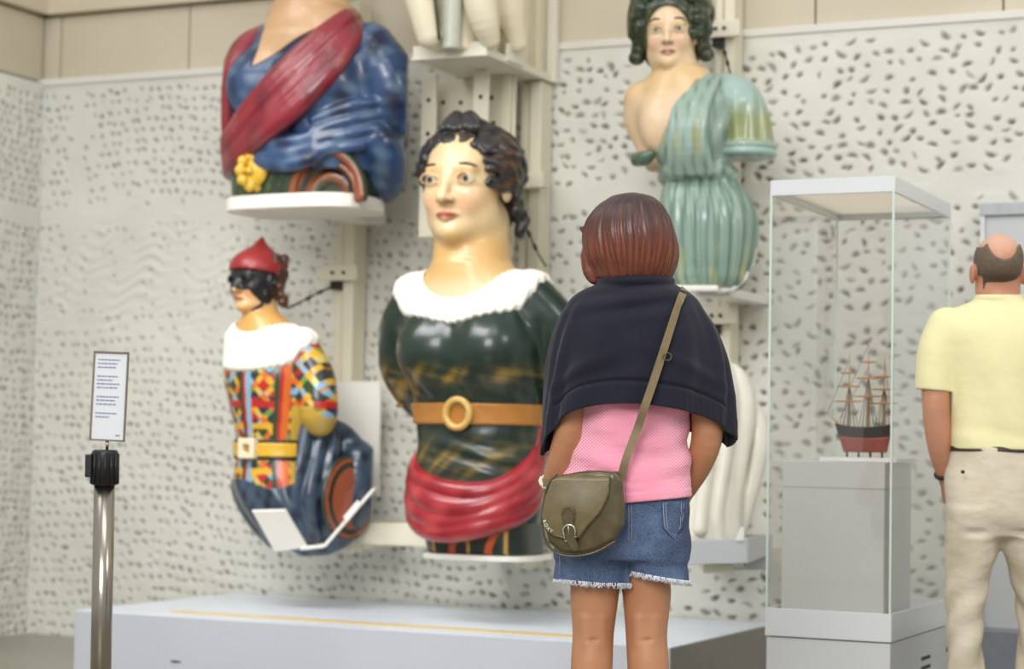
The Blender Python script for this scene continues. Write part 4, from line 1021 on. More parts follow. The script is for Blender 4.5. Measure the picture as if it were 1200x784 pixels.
# fragment standing in the tray
f7 = Fig('figurehead_fragment', 552, 56, 8.72, 'cream-painted carved figurehead base standing in the high bracket tray', 'figurehead')
zfl = zb2 + .016; f7.O.z = zfl; f7.root.location = f7.O
m_cream = mat('cream_paint', (232, 222, 194), .45, coat=.15, var=.10, vs=7, bump=.1, bs=30)
g = Grid(f7.P(460, 70, -95), f7.P(690, -110, 130), 1.8); g.D[:] = 1e3
rows = [(-105, 548, 70, 60), (-40, 546, 62, 58), (0, 545, 52, 56), (40, 544, 42, 52), (68, 544, 38, 50)]
f7.loft(g, rows, R(25), pw=3.2, fold=lambda th, z: 2.5 * np.sin(th * 5 + z / 40))
g.tube(f7.Q([(478, -90, -60), (488, -20, -66), (497, 20, -66), (503, 42, -64)]), [26, 19, 16, 15], 3)
g.tube(f7.Q([(556, -90, -66), (560, -20, -70), (566, 20, -66), (574, 46, -56)]), [24, 20, 18, 12], 3)
g.tube(f7.Q([(600, -80, -20), (598, 0, -14), (606, 50, 0)]), [22, 18, 12], 4)
zlo = 0.0
g.all(lambda d, x, y, z: np.maximum(d, zlo - z))
g.build('carved_drapery', f7.m, m_cream, f7.root)
g2 = g.like(); f7.loft(g2, [(-105, 536, 16, 12), (10, 529, 13, 12), (62, 529, 11, 12)], R(25), v=-62)
g2.all(lambda d, x, y, z: np.maximum(d, zlo - z))
g2.build('grey_panel', f7.m, mat('grey_green_paint', (190, 192, 176), .45, coat=.2), f7.root)
tube('painted_line', np.array(f7.Q([(507, -80, -76), (510, 0, -76), (515, 47, -76)])) * f7.m, 1.8 * f7.m, mat('dark_line_paint', (62, 60, 44), .5), f7.root, 8)
wbox('side_board', (XB - .05, 7.98, zb2 + .016), (XB - .03, YW - .075, 3.5), mat('cream_board', (216, 208, 182), .5), tb, .003)
for y in (8.06, 8.20): wbox('batten', (XB - .03, y, zb2 + .016), (XB - .015, y + .045, 3.5), m_cream, tb, .003)
# ------------------------------------------------------------------ glass case
CX0, CX1, CY0, CY1, ZB, ZR, ZTOP = -2.116, -1.690, 6.57, 7.37, .38, .472, 1.90
gc = empty('glass_case', ((CX0 + CX1) / 2, (CY0 + CY1) / 2, 0), 0, 'tall glass display case with a grey base holding the small ship model', 'display case')
m_case = mat('case_grey', (205, 207, 206), .35, var=.03, vs=4, coat=.2)
wbox('case_base', (CX0 + .004, CY0 + .004, 0), (CX1 - .004, CY1 - .004, ZB - .004), m_case, gc, .003)
wbox('base_gap', (CX0 + .012, CY0 + .012, ZB - .006), (CX1 - .012, CY1 - .012, ZB + .004), m_slot, gc, 0)
m_rim = mat('case_rim', (216, 219, 220), .3, var=.03, vs=4, coat=.3)
for lo, hi in (((CX0, CY0, ZB), (CX1, CY0 + .012, ZR)), ((CX0, CY1 - .012, ZB), (CX1, CY1, ZR)), ((CX0, CY0 + .012, ZB), (CX0 + .012, CY1 - .012, ZR)), ((CX1 - .012, CY0 + .012, ZB), (CX1, CY1 - .012, ZR))): wbox('rim_panel', lo, hi, m_rim, gc, .002)
wbox('case_deck', (CX0 + .012, CY0 + .012, ZB), (CX1 - .012, CY1 - .012, ZR - .03), m_rim, gc, 0)
for k in range(3):
    p = onX(1084 - k * 0, 771 + k * 11, CX1 - .004)
    bm = bmesh.new(); bm_box(bm, (CX1 - .0055, p.y - .055, p.z - .006), (CX1 - .0025, p.y + .075, p.z + .006), .001); off(from_bm('vent_slot', bm, m_slot, gc), gc)
n = N('clear_glass'); tr = n.add('ShaderNodeBsdfTransparent'); tr.inputs['Color'].default_value = (.925, .925, .905, 1)
gl = n.add('ShaderNodeBsdfGlossy'); gl.inputs['Roughness'].default_value = .02; gl.inputs['Color'].default_value = (1, 1, 1, 1)
lw = n.add('ShaderNodeLayerWeight'); lw.inputs['Blend'].default_value = .5
pw_ = n.add('ShaderNodeMath', operation='POWER'); pw_.inputs[1].default_value = 3.5; n.link(lw.outputs['Facing'], pw_.inputs[0])
ma_ = n.add('ShaderNodeMath', operation='MULTIPLY_ADD'); ma_.inputs[1].default_value = .75; ma_.inputs[2].default_value = .075; n.link(pw_.outputs[0], ma_.inputs[0]); mx = n.add('ShaderNodeMixShader')
n.link(ma_.outputs[0], mx.inputs[0]); n.link(tr.outputs[0], mx.inputs[1]); n.link(gl.outputs[0], mx.inputs[2])
ng = N('glass_haze'); n.link(mx.outputs[0], n.out.inputs['Surface']); m_glass = n.m; bpy.data.materials.remove(ng.m)
def pane(name, corners):
    o = mesh(name, corners, [(0, 1, 2, 3)], m_glass, gc, smooth=False); return off(o, gc)
e_ = .004
pane('glass_pane', [(CX0, CY0 + e_, ZR), (CX1, CY0 + e_, ZR), (CX1, CY0 + e_, ZTOP - .05), (CX0, CY0 + e_, ZTOP - .05)])
pane('glass_pane', [(CX0, CY1 - e_, ZR), (CX1, CY1 - e_, ZR), (CX1, CY1 - e_, ZTOP - .05), (CX0, CY1 - e_, ZTOP - .05)])
pane('glass_pane', [(CX0 + e_, CY0, ZR), (CX0 + e_, CY1, ZR), (CX0 + e_, CY1, ZTOP - .05), (CX0 + e_, CY0, ZTOP - .05)])
pane('glass_pane', [(CX1 - e_, CY0, ZR), (CX1 - e_, CY1, ZR), (CX1 - e_, CY1, ZTOP - .05), (CX1 - e_, CY0, ZTOP - .05)])
n = N('glass_edge'); n.P(Roughness=.2, Specular_IOR_Level=.6); n.b.inputs['Base Color'].default_value = L4((206, 222, 212)); m_gedge = n.m
for x, y in ((CX0, CY0), (CX1 - .009, CY0), (CX1 - .006, CY1 - .006), (CX0, CY1 - .006)): wbox('glass_edge', (x, y, ZR), (x + .007, y + .007, ZTOP - .05), m_gedge, gc, .001)
n = N('milky_acrylic'); tl = n.add('ShaderNodeBsdfTranslucent'); tl.inputs['Color'].default_value = (1, .96, .88, 1); df = n.add('ShaderNodeBsdfDiffuse'); df.inputs['Color'].default_value = L4((226, 216, 198)); mx = n.add('ShaderNodeMixShader'); mx.inputs[0].default_value = .7
n.link(df.outputs[0], mx.inputs[1]); n.link(tl.outputs[0], mx.inputs[2]); n.link(mx.outputs[0], n.out.inputs['Surface']); m_soff = n.m
for lo, hi in (((CX0, CY0, ZTOP - .052), (CX1, CY0 + .016, ZTOP)), ((CX0, CY1 - .016, ZTOP - .052), (CX1, CY1, ZTOP)), ((CX0, CY0 + .016, ZTOP - .052), (CX0 + .016, CY1 - .016, ZTOP)), ((CX1 - .016, CY0 + .016, ZTOP - .052), (CX1, CY1 - .016, ZTOP))):
    wbox('top_frame', lo, hi, m_rim, gc, .002)
wbox('top_panel', (CX0 + .016, CY0 + .016, ZTOP - .03), (CX1 - .016, CY1 - .016, ZTOP - .006), m_soff, gc, 0)
a = onY(917, 540, 6.66); b = onY(1037, 540, 6.66)
pdl = empty('inner_pedestal', ((a.x + b.x) / 2, 6.83, ZR - .03), 0, 'pale grey block pedestal inside the glass case under the ship model', 'pedestal')
zp = a.z
wbox('pedestal_block', (a.x, 6.66, ZR - .029), (b.x, 7.02, zp), mat('pedestal_grey', (206, 206, 204), .45, var=.03, vs=4), pdl, .003)
wbox('pedestal_seam', (a.x - .0008, 6.659, zp - .088), (b.x + .0008, 7.021, zp - .085), mat('seam_grey', (176, 177, 176), .5), pdl, 0)
a2 = onY(960, 536, 6.70); b2 = onY(1060, 538, 6.70)
pt = empty('display_mount', ((a2.x + b2.x) / 2, 6.84, zp), 0, 'thin white board lying on the pedestal inside the glass case', 'mount board')
zm = zp + .016
wbox('mount_board', (a2.x, 6.70, zp + .001), (min(b2.x, CX1 - .02), 6.98, zm), mat('white_board', (240, 240, 238), .4), pt, .002)
# ship model
sp = onY(1014, 530, 6.83)
sh = empty('ship_model', (sp.x, 6.83, zm), 0, 'small model sailing ship with red-bottomed dark hull and tan spars in the glass case', 'ship model')
k_ = 6.94 / FPX   # one photo pixel in metres here
m_hullr = mat('red_hull', (150, 78, 66), .45); m_hullk = mat('dark_hull', (58, 52, 46), .45); m_spar = mat('tan_spar', (196, 138, 84), .5); m_rig = mat('dark_rigging', (92, 76, 58), .6)
def hull(name, z0, z1, z00, z11, m):
    V, F = [], []; nz_, nx_ = 9, 31
    for i in range(nz_):
        t = i / (nz_ - 1); z = z0 + (z1 - z0) * t; T = (z - z00) / (z11 - z00)
        for sgn in (1, -1):
            for j in range(nx_):
                s = -1 + 2 * j / (nx_ - 1)
                L = (26 + 9 * T) * k_; bw = 9.5 * k_ * (max(1 - abs(s) ** 2.6, 0)) ** .6 * (.35 + .65 * T ** .5)
                V.append((s * L - .8 * k_ * T * 3, sgn * -bw, z + (4.0 * k_ * T * abs(s) ** 2.2)))
    for i in range(nz_ - 1):
        for j in range(nx_ - 1):
            a = i * 2 * nx_ + j; F.append((a, a + 1, a + 1 + 2 * nx_, a + 2 * nx_)); a += nx_; F.append((a + 1, a, a + 2 * nx_, a + 1 + 2 * nx_))
    a = (nz_ - 1) * 2 * nx_
    for j in range(nx_ - 1): F.append((a + j, a + j + 1, a + nx_ + j + 1, a + nx_ + j)); F.append((j + 1, j, nx_ + j, nx_ + j + 1))
    return mesh(name, V, F, m, sh)
hz0 = 6 * k_
hull('hull_bottom', hz0, hz0 + 17 * k_, hz0, hz0 + 30 * k_, m_hullr); hull('hull_top', hz0 + 17 * k_, hz0 + 30 * k_, hz0, hz0 + 30 * k_, m_hullk)
for i, x in enumerate((-22, -8, 6, 20)): tube('cradle_leg', [(x * k_, 0, 0), (x * k_, 0, hz0 + 3 * k_)], 1.4 * k_, m_hullk, sh, 8)
dz = hz0 + 30 * k_
for x, top in ((-20, 88), (3, 106), (22, 82)):
    mst = tube('mast', [(x * k_, 0, dz - 4 * k_), (x * k_, 0, dz + top * .55 * k_), (x * k_, 0, dz + top * k_)], [1.3 * k_, .9 * k_, .35 * k_], m_spar, sh, 8)
    for hz_, w_ in ((.34, 17), (.54, 14), (.72, 10)):
        y_ = tube('yard', [((x - w_) * k_, -2.5 * k_, dz + top * hz_ * k_), (x * k_, -2.5 * k_, dz + top * hz_ * k_), ((x + w_) * k_, -2.5 * k_, dz + top * hz_ * k_)], [.7 * k_, 1.3 * k_, .7 * k_], m_spar, None, 8); y_.parent = mst
    sr = []
    for sgn in (-1, 1):
        for o in (-9, -5, 5, 9): sr.append(([(x * k_, 0, dz + top * .56 * k_), ((x + o) * k_, sgn * 8 * k_, dz - 1 * k_)], .38 * k_))
    q_ = tubes('shrouds', sr, m_rig, None, 6); q_.parent = mst
tube('bowsprit', [(-30 * k_, 0, dz), (-46 * k_, 0, dz + 16 * k_)], [1.2 * k_, .5 * k_], m_spar, sh, 8)
tubes('stays', [([(-46 * k_, 0, dz + 16 * k_), (-20 * k_, 0, dz + 80 * k_)], .3 * k_), ([(-34 * k_, 0, dz + 5 * k_), (3 * k_, 0, dz + 70 * k_)], .3 * k_), ([(-20 * k_, 0, dz + 45 * k_), (3 * k_, 0, dz + 98 * k_)], .3 * k_), ([(33 * k_, 0, dz + 4 * k_), (22 * k_, 0, dz + 76 * k_)], .3 * k_)], m_rig, sh, 6)
# ------------------------------------------------------------------ the woman
def hand(g, wrist, d, nrm, side, L, k=2.5, curl=.5):
    """palm and five separate bent fingers; d: hand direction, nrm: palm normal (fingers curl towards it), side: towards the thumb; L: hand length"""
    wrist, d, nrm, side = [np.asarray(v, float) for v in (wrist, d, nrm, side)]
    d = d / np.linalg.norm(d); nrm = nrm - d * (nrm @ d); nrm /= np.linalg.norm(nrm); side = np.cross(d, nrm) * np.sign(np.cross(d, nrm) @ side)
    pc = wrist + d * L * .27
    for o in (-.5, 0, .5): g.tube([wrist + side * o * L * .10, pc + side * o * L * .22, wrist + d * L * .48 + side * o * L * .34], [L * .085, L * .095, L * .075], 4)
    for i, (o, ln) in enumerate(((.21, .44), (.07, .50), (-.07, .47), (-.20, .37))):
        p = wrist + d * L * .48 + side * o * L; a = 0; pts = [p]; 
        for j, f in enumerate((.42, .33, .25)):
            a += curl * (.6 + .35 * j); v = d * math.cos(a) + nrm * math.sin(a) + side * o * .25 * (j == 0); p = p + v / np.linalg.norm(v) * L * ln * f; pts.append(p)
        g.tube(pts, [L * .052, L * .050, L * .045, L * .036], 1.0)
    t0 = wrist + d * L * .14 + side * L * .12
    t1 = t0 + (d * .55 + side * .6 + nrm * .25) * L * .22; t2 = t1 + (d * .85 + side * .15 + nrm * .4) * L * .20
    g.tube([t0, t1, t2], [L * .075, L * .058, L * .042], 2.5)
def person_skin(fig, h, base, dark, lips=(150, 84, 74)):
    base, dark, lips = lin(base), lin(dark), lin(lips)
    def f(x, y, z):
        X, Y, Z = h.loc(x, y, z); c = np.tile(base, (len(x), 1)); c = blend(c, dark, np.clip(wob(x, y, z, .03, .5), 0, 1) * .5)
        c = blend(c, lips, np.clip(1.3 - np.abs(Z - .208) / .03, 0, 1) * (np.abs(X) < .10) * (Y < -.28) * (np.abs(Z - .2) < .1))
        return c
    return f
m_flesh = mat('skin', None, .48, var=.07, vs=14, col=True, bump=.05, bs=120)
f8 = Fig('person', 735, 966, 5.40, 'woman with a bronze bob seen from behind in navy shawl, pink top and denim shorts', 'person', floor=True)
P8 = f8.P
def Wv(px, py, v, w):      # a point given by its column and its height above the floor
    q = P8(px, py, v); q[2] = w; return q
g = Grid(P8(600, 900, -110), P8(890, 220, 150), 1.7); g.lo[2] = -2; g = Grid(g.lo, P8(890, 215, 150), 1.7)
h8 = Head(P8(739, 328, -2), 98, R(158), R(4))
h8.do(g, lambda x, y, z: face_sdf(x, y, z), 0)
g.tube([P8(741, 352, 0), P8(740, 326, 2), P8(740, 305, 2)], [25, 22, 22], 8)
f8.loft(g, [(343, 745, 34, 24), (352, 746, 50, 27), (366, 746, 66, 30), (400, 746, 70, 38), (450, 744, 66, 40), (500, 740, 62, 38), (545, 736, 68, 42), (600, 730, 70, 42), (635, 729, 66, 38), (652, 729, 50, 28)], 0, 8)
# legs down to the feet
for cxs, s in (((697, 696.5, 695, 693, 690, 690), -1), ((757, 758, 757.5, 760, 762, 762), 1)):
    pts = [P8(cxs[0] + s * 6, 640, -4), P8(cxs[0], 672, -2), P8(cxs[1], 700, 0), P8(cxs[2], 744, -2), P8(cxs[3], 790, -8), Wv(cxs[4], 870, -8, 95), Wv(cxs[5], 930, -2, 34)]
    g.tube(pts, [30, 29, 28, 24, 24, 19, 12], 3)
    g.ell(P8(cxs[2], 752, 10), (19, 18, 24), 10)
    g.tube([P8(cxs[2] - 14, 751, -25.5), P8(cxs[2] + 13, 749, -25.5)], 1.6, 3, 's')
    for q_ in (-9, 9): g.tube([P8(cxs[2] + q_, 725, -19), P8(cxs[2] + q_ * .9, 755, -19)], 6, 5)
    ank = pts[-1]; g.tube([ank, ank + np.array((0, -12, -20)), ank + np.array((0, -6, -23))], [12, 13, 11], 4)
    g.tube([ank + np.array((0, -6, -20)), ank + np.array((s * 5, 30, -21)), ank + np.array((s * 11, 66, -26))], [14, 13, 9], 5)
    for i in range(5): g.tube([ank + np.array((s * 11 + (i - 2) * 7.2, 64 - abs(i - 2) * 2, -27)), ank + np.array((s * 12 + (i - 2) * 8, 80 - (i if s > 0 else 4 - i) * 3.5, -29))], [5.5, 4.6], 2)
# arms: shoulders under the shawl, elbows out, hands brought together at the front
aL = [P8(690, 380, 0), P8(672, 440, -6), P8(668, 503, -8), P8(657, 540, 4), P8(646, 570, 24)]
aR = [P8(802, 380, 0), P8(824, 440, -6), P8(829, 505, -6), P8(820, 542, 10), P8(806, 572, 34)]
g.tube(aL, [20, 20, 18.5, 16, 11.5], 6); g.tube(aR, [20, 20, 18.5, 16, 11.5], 6)
hand(g, aL[-1] + np.array((1, 2, -6)), (.30, .50, -.82), (.9, .1, .2), (.2, .8, .5), 80)
hand(g, aR[-1] + np.array((-1, 2, -6)), (-.30, .55, -.80), (-.9, .1, .2), (-.2, .8, .5), 80)
body = g.build('body', f8.m, m_flesh, f8.root, person_skin(f8, h8, (190, 134, 97), (174, 115, 80)))
eyes(h8, body, m_eye, f8.m); brows(h8, f8, body)
# sandals
m_sand = mat('tan_sandal', (120, 84, 56), .6)
for cx_, s in ((690, -1), (762, 1)):
    b = Wv(cx_, 930, -2, 0); o = []
    for t in np.linspace(0, 2 * PI, 30, endpoint=False): o.append(tuple((b[:2] + np.array((s * 5 * (1 + math.sin(t)) + (17 + 4 * math.sin(t)) * math.cos(t), 30 + 56 * math.sin(t)))) * f8.m))
    sd = prism('sandal', o, -1.6 * f8.m, 1.2 * f8.m, m_sand, f8.root); sd.location.z = 0
    tube('sandal_strap', [tuple((b + np.array((s * 9 + 21 * math.cos(t), 40, 4 + 22 * math.sin(t)))) * f8.m) for t in np.linspace(0, PI, 9)], 2.6 * f8.m, m_sand, sd, 8)
# bob haircut: smooth cap of hair swinging in to the nape
hr = Grid(P8(660, 345, -90), P8(815, 215, 90), 1.3)
f8.loft(hr, [(226, 741, 8, 9), (229, 741, 20, 20), (236, 740, 32, 34), (250, 738, 44, 47), (270, 737, 52, 56), (290, 739, 55, 56), (304, 741, 53, 51), (317, 743, 47, 44), (327, 743, 43, 37), (337, 743, 34, 27)], R(158), 3, pw=2.05, capk=6,
        fold=lambda th, z: (.8 * np.sin(th * 23 + 1.1 * np.sin(th * 7) + z / 60) + .6 * np.sin(th * 57 + z / 25 + 2 * np.sin(th * 5)) + .5 * np.sin(th * 11 + z / 18)) * np.clip((P8(740, 228)[2] - z) / 30, 0, 1))
hr.tube(f8.Q([(702, 262, 16), (690, 270, 24), (682, 268, 30)]), [9, 7, 3], 7)
hr.tube(f8.Q([(690, 300, 8), (692, 318, 4), (697, 332, 0)]), [10, 9, 4], 7)
h8.do(hr, lambda x, y, z: sell(x, y, z, (0, -.62, .34), (.36, .52, .52)), 0, 's')
hr.all(lambda d, x, y, z: smax(d, P8(742, 332)[2] - z - 3.0 * np.sin(x / 5.0 + .7 * np.sin(x / 2.3)) - 2 * np.sin(y / 6.0) + 7 * np.clip((x - P8(760, 320)[0]) / 30, 0, 1), 3))
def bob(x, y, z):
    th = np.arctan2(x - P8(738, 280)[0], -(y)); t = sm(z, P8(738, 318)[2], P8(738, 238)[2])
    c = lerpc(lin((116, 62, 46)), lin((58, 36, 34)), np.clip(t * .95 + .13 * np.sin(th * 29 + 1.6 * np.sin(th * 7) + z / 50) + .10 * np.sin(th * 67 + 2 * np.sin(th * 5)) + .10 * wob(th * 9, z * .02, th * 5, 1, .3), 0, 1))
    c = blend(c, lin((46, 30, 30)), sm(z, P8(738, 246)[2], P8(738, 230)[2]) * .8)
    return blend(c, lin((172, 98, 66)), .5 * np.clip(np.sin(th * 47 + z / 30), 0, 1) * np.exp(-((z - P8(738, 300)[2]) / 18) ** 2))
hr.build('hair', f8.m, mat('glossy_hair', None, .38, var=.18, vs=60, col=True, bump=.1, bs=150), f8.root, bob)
# navy shawl (a jumper laid round the shoulders)
def sheet(name, fig, nth, nt, fn, m, root, th=.004, closed=True):
    V, F = [], []
    for i in range(nt):
        for j in range(nth): V.append(fn(2 * PI * j / nth - PI if closed else -1 + 2 * j / (nth - 1), i / (nt - 1)))
    nj = nth if closed else nth - 1
    for i in range(nt - 1):
        for j in range(nj): F.append((i * nth + j, i * nth + (j + 1) % nth, (i + 1) * nth + (j + 1) % nth, (i + 1) * nth + j))
    o = mesh(name, np.array(V) * fig.m, np.array(F), m, root)
    so = o.modifiers.new('thick', 'SOLIDIFY'); so.thickness = th; so.offset = 0
    return o
CR = np.array([(312, 743, 27, 26), (317, 744, 33, 31), (324, 745, 38, 36), (331, 745, 44, 40), (338, 744, 56, 44), (348, 743, 70, 49), (362, 743, 80, 54), (382, 745, 91, 59), (410, 747, 100, 62), (445, 748, 106, 64), (480, 748, 110, 64), (535, 747, 113, 62)], float)
HEM = np.array([(-180, 500), (-140, 512), (-112, 530), (-95, 533), (-78, 516), (-58, 494), (-35, 478), (0, 473), (28, 481), (50, 491), (70, 506), (88, 520), (105, 524), (135, 510), (180, 500)], float)
def cape(th, t):
    hem = float(spl(HEM, [math.degrees(th)])[0][0]); py = 312 + (hem - 312) * t
    q = spl(CR, [py])[0]; A, B = q[1], q[2]
    fade = np.clip((py - 340) / 90, 0, 1)
    f = fade * (2.4 * math.sin(th * 6 + .6 + py / 90) + 1.7 * math.sin(th * 11 + py / 30)) + 1.6 * fade * math.exp(-((abs(th) - 1.25) / .35) ** 2) * math.sin(th * 19 + py / 26)
    up_ = math.exp(-((py - 350) / 22) ** 2); f += up_ * 2.2 * math.sin(py / 4.2 + 3.0 * th) * math.exp(-(th / 1.1) ** 2)      # creases below the neck
    f += 2.6 * math.exp(-((py - 405 - 40 * th) / 9) ** 2) * math.exp(-((th - .7) / .6) ** 2) + 2.4 * math.exp(-((py - 400 + 46 * th) / 8) ** 2) * math.exp(-((th + .8) / .5) ** 2) - 2 * math.exp(-((py - 425 + 30 * th) / 9) ** 2) * math.exp(-((th + .6) / .5) ** 2)
    f -= 2.6 * math.exp(-((py - (hem - 27)) / 2.6) ** 2) * (abs(th) < 1.15)          # seam above the ribbed hem
    if py > hem - 24: f += .5 * math.sin(th * 150)
    f += 3.0 * math.exp(-((py - 327) / 5.0) ** 2) - 2.5 * math.exp(-((py - 335) / 4) ** 2)    # rolled neck
    f *= 1.25
    return P8(q[0] + (A + f) * math.sin(th), py, -(B + f) * math.cos(th))
m_navy = mat('navy_knit', (33, 33, 46), .85, var=.16, vs=12, bump=.25, bs=520, sheen=.12, spec=.2)
sheet('shawl', f8, 220, 120, cape, m_navy, f8.root, .005)
# pink dotted top
n = N('pink_dots'); n.P(Roughness=.8, Specular_IOR_Level=.2)
vo = n.add('ShaderNodeTexVoronoi', feature='F1'); vo.inputs['Scale'].default_value = 165; vo.inputs['Randomness'].default_value = 0.0
mp = n.add('ShaderNodeMapping'); tc = n.add('ShaderNodeTexCoord'); mp.inputs['Rotation'].default_value = (0, R(45), 0); mp.inputs['Scale'].default_value = (1, .02, 1)
n.link(tc.outputs['Object'], mp.inputs['Vector']); n.link(mp.outputs[0], vo.inputs['Vector'])
dots = n.ramp(vo.outputs['Distance'], [(.22, L4((255, 232, 238))), (.42, L4((246, 156, 180)))])
n.link(dots, n.b.inputs['Base Color']); n.bump(n.noise(11, 3, n.coord((1, 1, 2.2))), .5, .016); m_pink = n.m
gp = Grid(P8(640, 592, -75), P8(835, 440, 75), 1.4)
f8.loft(gp, [(446, 742, 70, 45), (470, 741, 70, 44), (505, 740, 68, 43), (535, 738, 71, 46), (565, 734, 77, 50), (584, 731, 80, 53), (590, 731, 80, 53)], 0, 0, capk=2,
        fold=lambda th, z: 1.5 * np.sin(z / 5.5 + 2.0 * np.sin(th * 2.0 + 1)) * np.clip((z - P8(735, 575)[2]) / 30, 0, 1) + 1.0 * np.sin(z / 9 + 3 * th) + .8 * np.sin(th * 7))
hy = lambda x: P8(735, 587)[2] + (x - P8(735, 587)[0]) * .10
gp.all(lambda d, x, y, z: smax(d, hy(x) - z, 1.5)); gp.all(lambda d, x, y, z: d - 1.2 * np.exp(-((z - hy(x) - 9) / 2.0) ** 2) * 0 - .8 * (z < hy(x) + 9))
gi = gp.copy(); gp.build('pink_top', f8.m, m_pink, f8.root)
# denim shorts
n = N('denim'); n.P(Roughness=.85, Specular_IOR_Level=.2)
big = n.ramp(n.noise(9, 5), [(.35, L4((42, 54, 84))), (.55, L4((70, 90, 126))), (.75, L4((112, 134, 166)))])
tw = n.noise(420, 2); n.link(n.mixc(.35, big, n.ramp(tw, [(.35, L4((44, 54, 82))), (.7, L4((150, 166, 190)))])), n.b.inputs['Base Color']); n.bump(tw, .25, .001); m_denim = n.m
gs = Grid(P8(635, 690, -80), P8(825, 565, 80), 1.4)
f8.loft(gs, [(572, 731, 74, 46), (590, 730, 77, 49), (615, 729, 79, 52), (640, 729, 80, 52), (655, 729, 79, 49)], 0, 0, pw=2.2, fold=lambda th, z: .8 * np.sin(z / 7 + 3 * th))
for cx_, a_, s in ((695, 44, -1), (766, 39, 1)):
    f8.loft(gs, [(630, cx_ - s * 2, 40, 46), (650, cx_, a_ - 2, 44), (668, cx_, a_, 43), (684, cx_ + s * 1, a_ + 1.5, 44)], 0, 8, fold=lambda th, z: 1.2 * np.sin(th * 4 + z / 9))
hemf = lambda x: np.where(x < P8(738, 675)[0], P8(700, 679)[2] - (x - P8(650, 679)[0]) * .04, P8(740, 669)[2] - (x - P8(740, 669)[0]) * .16)
gs.all(lambda d, x, y, z: smax(d, hemf(x) - z, 1))
gs.do(lambda x, y, z: scap(x, y, z, P8(737, 640, -70), P8(737, 690, -62), 3, 8), P8(720, 700, -80), P8(750, 630, -40), 5, 's')
gs.tube(f8.Q([(738, 600, -57), (737, 640, -57)]), 1.2, 1.5, 's')
shorts = gs.build('shorts', f8.m, m_denim, f8.root)
m_stitch = mat('pale_stitch', (150, 160, 180), .8)
def on_hip(px, py, o=1.0):
    q = P8(px, py, -45); return front(gs, q[0], q[2], o)
def on_hip_(px, py, o=1.0):
    q = spl(np.array([(590, 730, 77, 49), (615, 729, 79, 52), (640, 729, 80, 52), (655, 729, 79, 49)]), [py])[0]; a = np.clip((px - q[0]) / (q[1]), -.97, .97)
    return P8(px, py, -(q[2] + o) * (1 - abs(a) ** 2.2) ** (1 / 2.2))
V, F = [], []; nx_ = 13; ny_ = 13
for j in range(ny_):
    for i in range(nx_):
        u_ = i / (nx_ - 1); t_ = j / (ny_ - 1); bot = 632 if abs(u_ - .5) < .01 else 632 - 14 * abs(u_ - .5) * 2
        V.append(on_hip(776 + 27 * u_ + t_ * (2 - 4 * u_) * .3, 588 + (bot - 588) * t_, 1.6) * f8.m)
for j in range(ny_ - 1):
    for i in range(nx_ - 1): F.append((j * nx_ + i, j * nx_ + i + 1, (j + 1) * nx_ + i + 1, (j + 1) * nx_ + i))
pk = mesh('back_pocket', V, np.array(F), m_denim, shorts); so = pk.modifiers.new('thick', 'SOLIDIFY'); so.thickness = .002
for off_ in (0, 3): tube('pocket_stitching', [on_hip(px, py, 2.8) * f8.m for px, py in ((777 + off_, 590), (778 + off_, 604), (779 + off_, 618 - off_ * .4), (790, 631 - off_), (800 - off_ * .6, 619 - off_ * .4), (802 - off_, 604), (803 - off_, 590))], .45 * f8.m, m_stitch, pk, 6)
for dx in (-1.6, 1.6): tube('seam_stitching', [on_hip(738 + dx, py, 1.2) * f8.m for py in np.linspace(592, 634, 8)], .4 * f8.m, m_stitch, shorts, 6)
for off_ in (0,): tube('side_stitching', [P8(656 + off_, py, -24) * f8.m for py in (650, 660, 672)], .45 * f8.m, m_stitch, shorts, 6)
rgf = random.Random(2); m_fray = mat('white_fray', (222, 226, 234), .9)
for cx_, a_ in ((695.5, 45.5), (767, 40.5)):
    lst = []
    for i in range(420):
        t = rgf.uniform(0, 2 * PI); x0 = P8(cx_, 680)[0] + a_ * math.sin(t); y0 = -44 * math.cos(t); zz = float(hemf(np.array(x0)))
        p0 = np.array((x0, y0, zz + 1.5)); lst.append(((np.array([p0, p0 + np.array((rgf.uniform(-2, 2), rgf.uniform(-1, 1), -2.5)), p0 + np.array((rgf.uniform(-3.5, 3.5), rgf.uniform(-2, 2), -rgf.uniform(4, 7)))]) * f8.m), .5 * f8.m))
    tubes('frayed_hem', lst, m_fray, shorts, 4)['kind'] = 'stuff'
# bracelet
wc = (aL[-1] * .9 + aL[-2] * .1); ax_ = aL[-1] - aL[-2]; ax_ /= np.linalg.norm(ax_); e1 = np.cross(ax_, (0, 0, 1)); e1 /= np.linalg.norm(e1); e2 = np.cross(ax_, e1)
V, F = [], []
bs_ = Grid(wc - 24, wc + 24, .9)
for i in range(16):
    t = 2 * PI * i / 16; bs_.ell(wc + (e1 * math.cos(t) + e2 * math.sin(t)) * 14.2, (2.9, 2.9, 2.9), .5)
bs_.build('bracelet', f8.m, mat('cream_beads', (236, 226, 196), .3), f8.root)
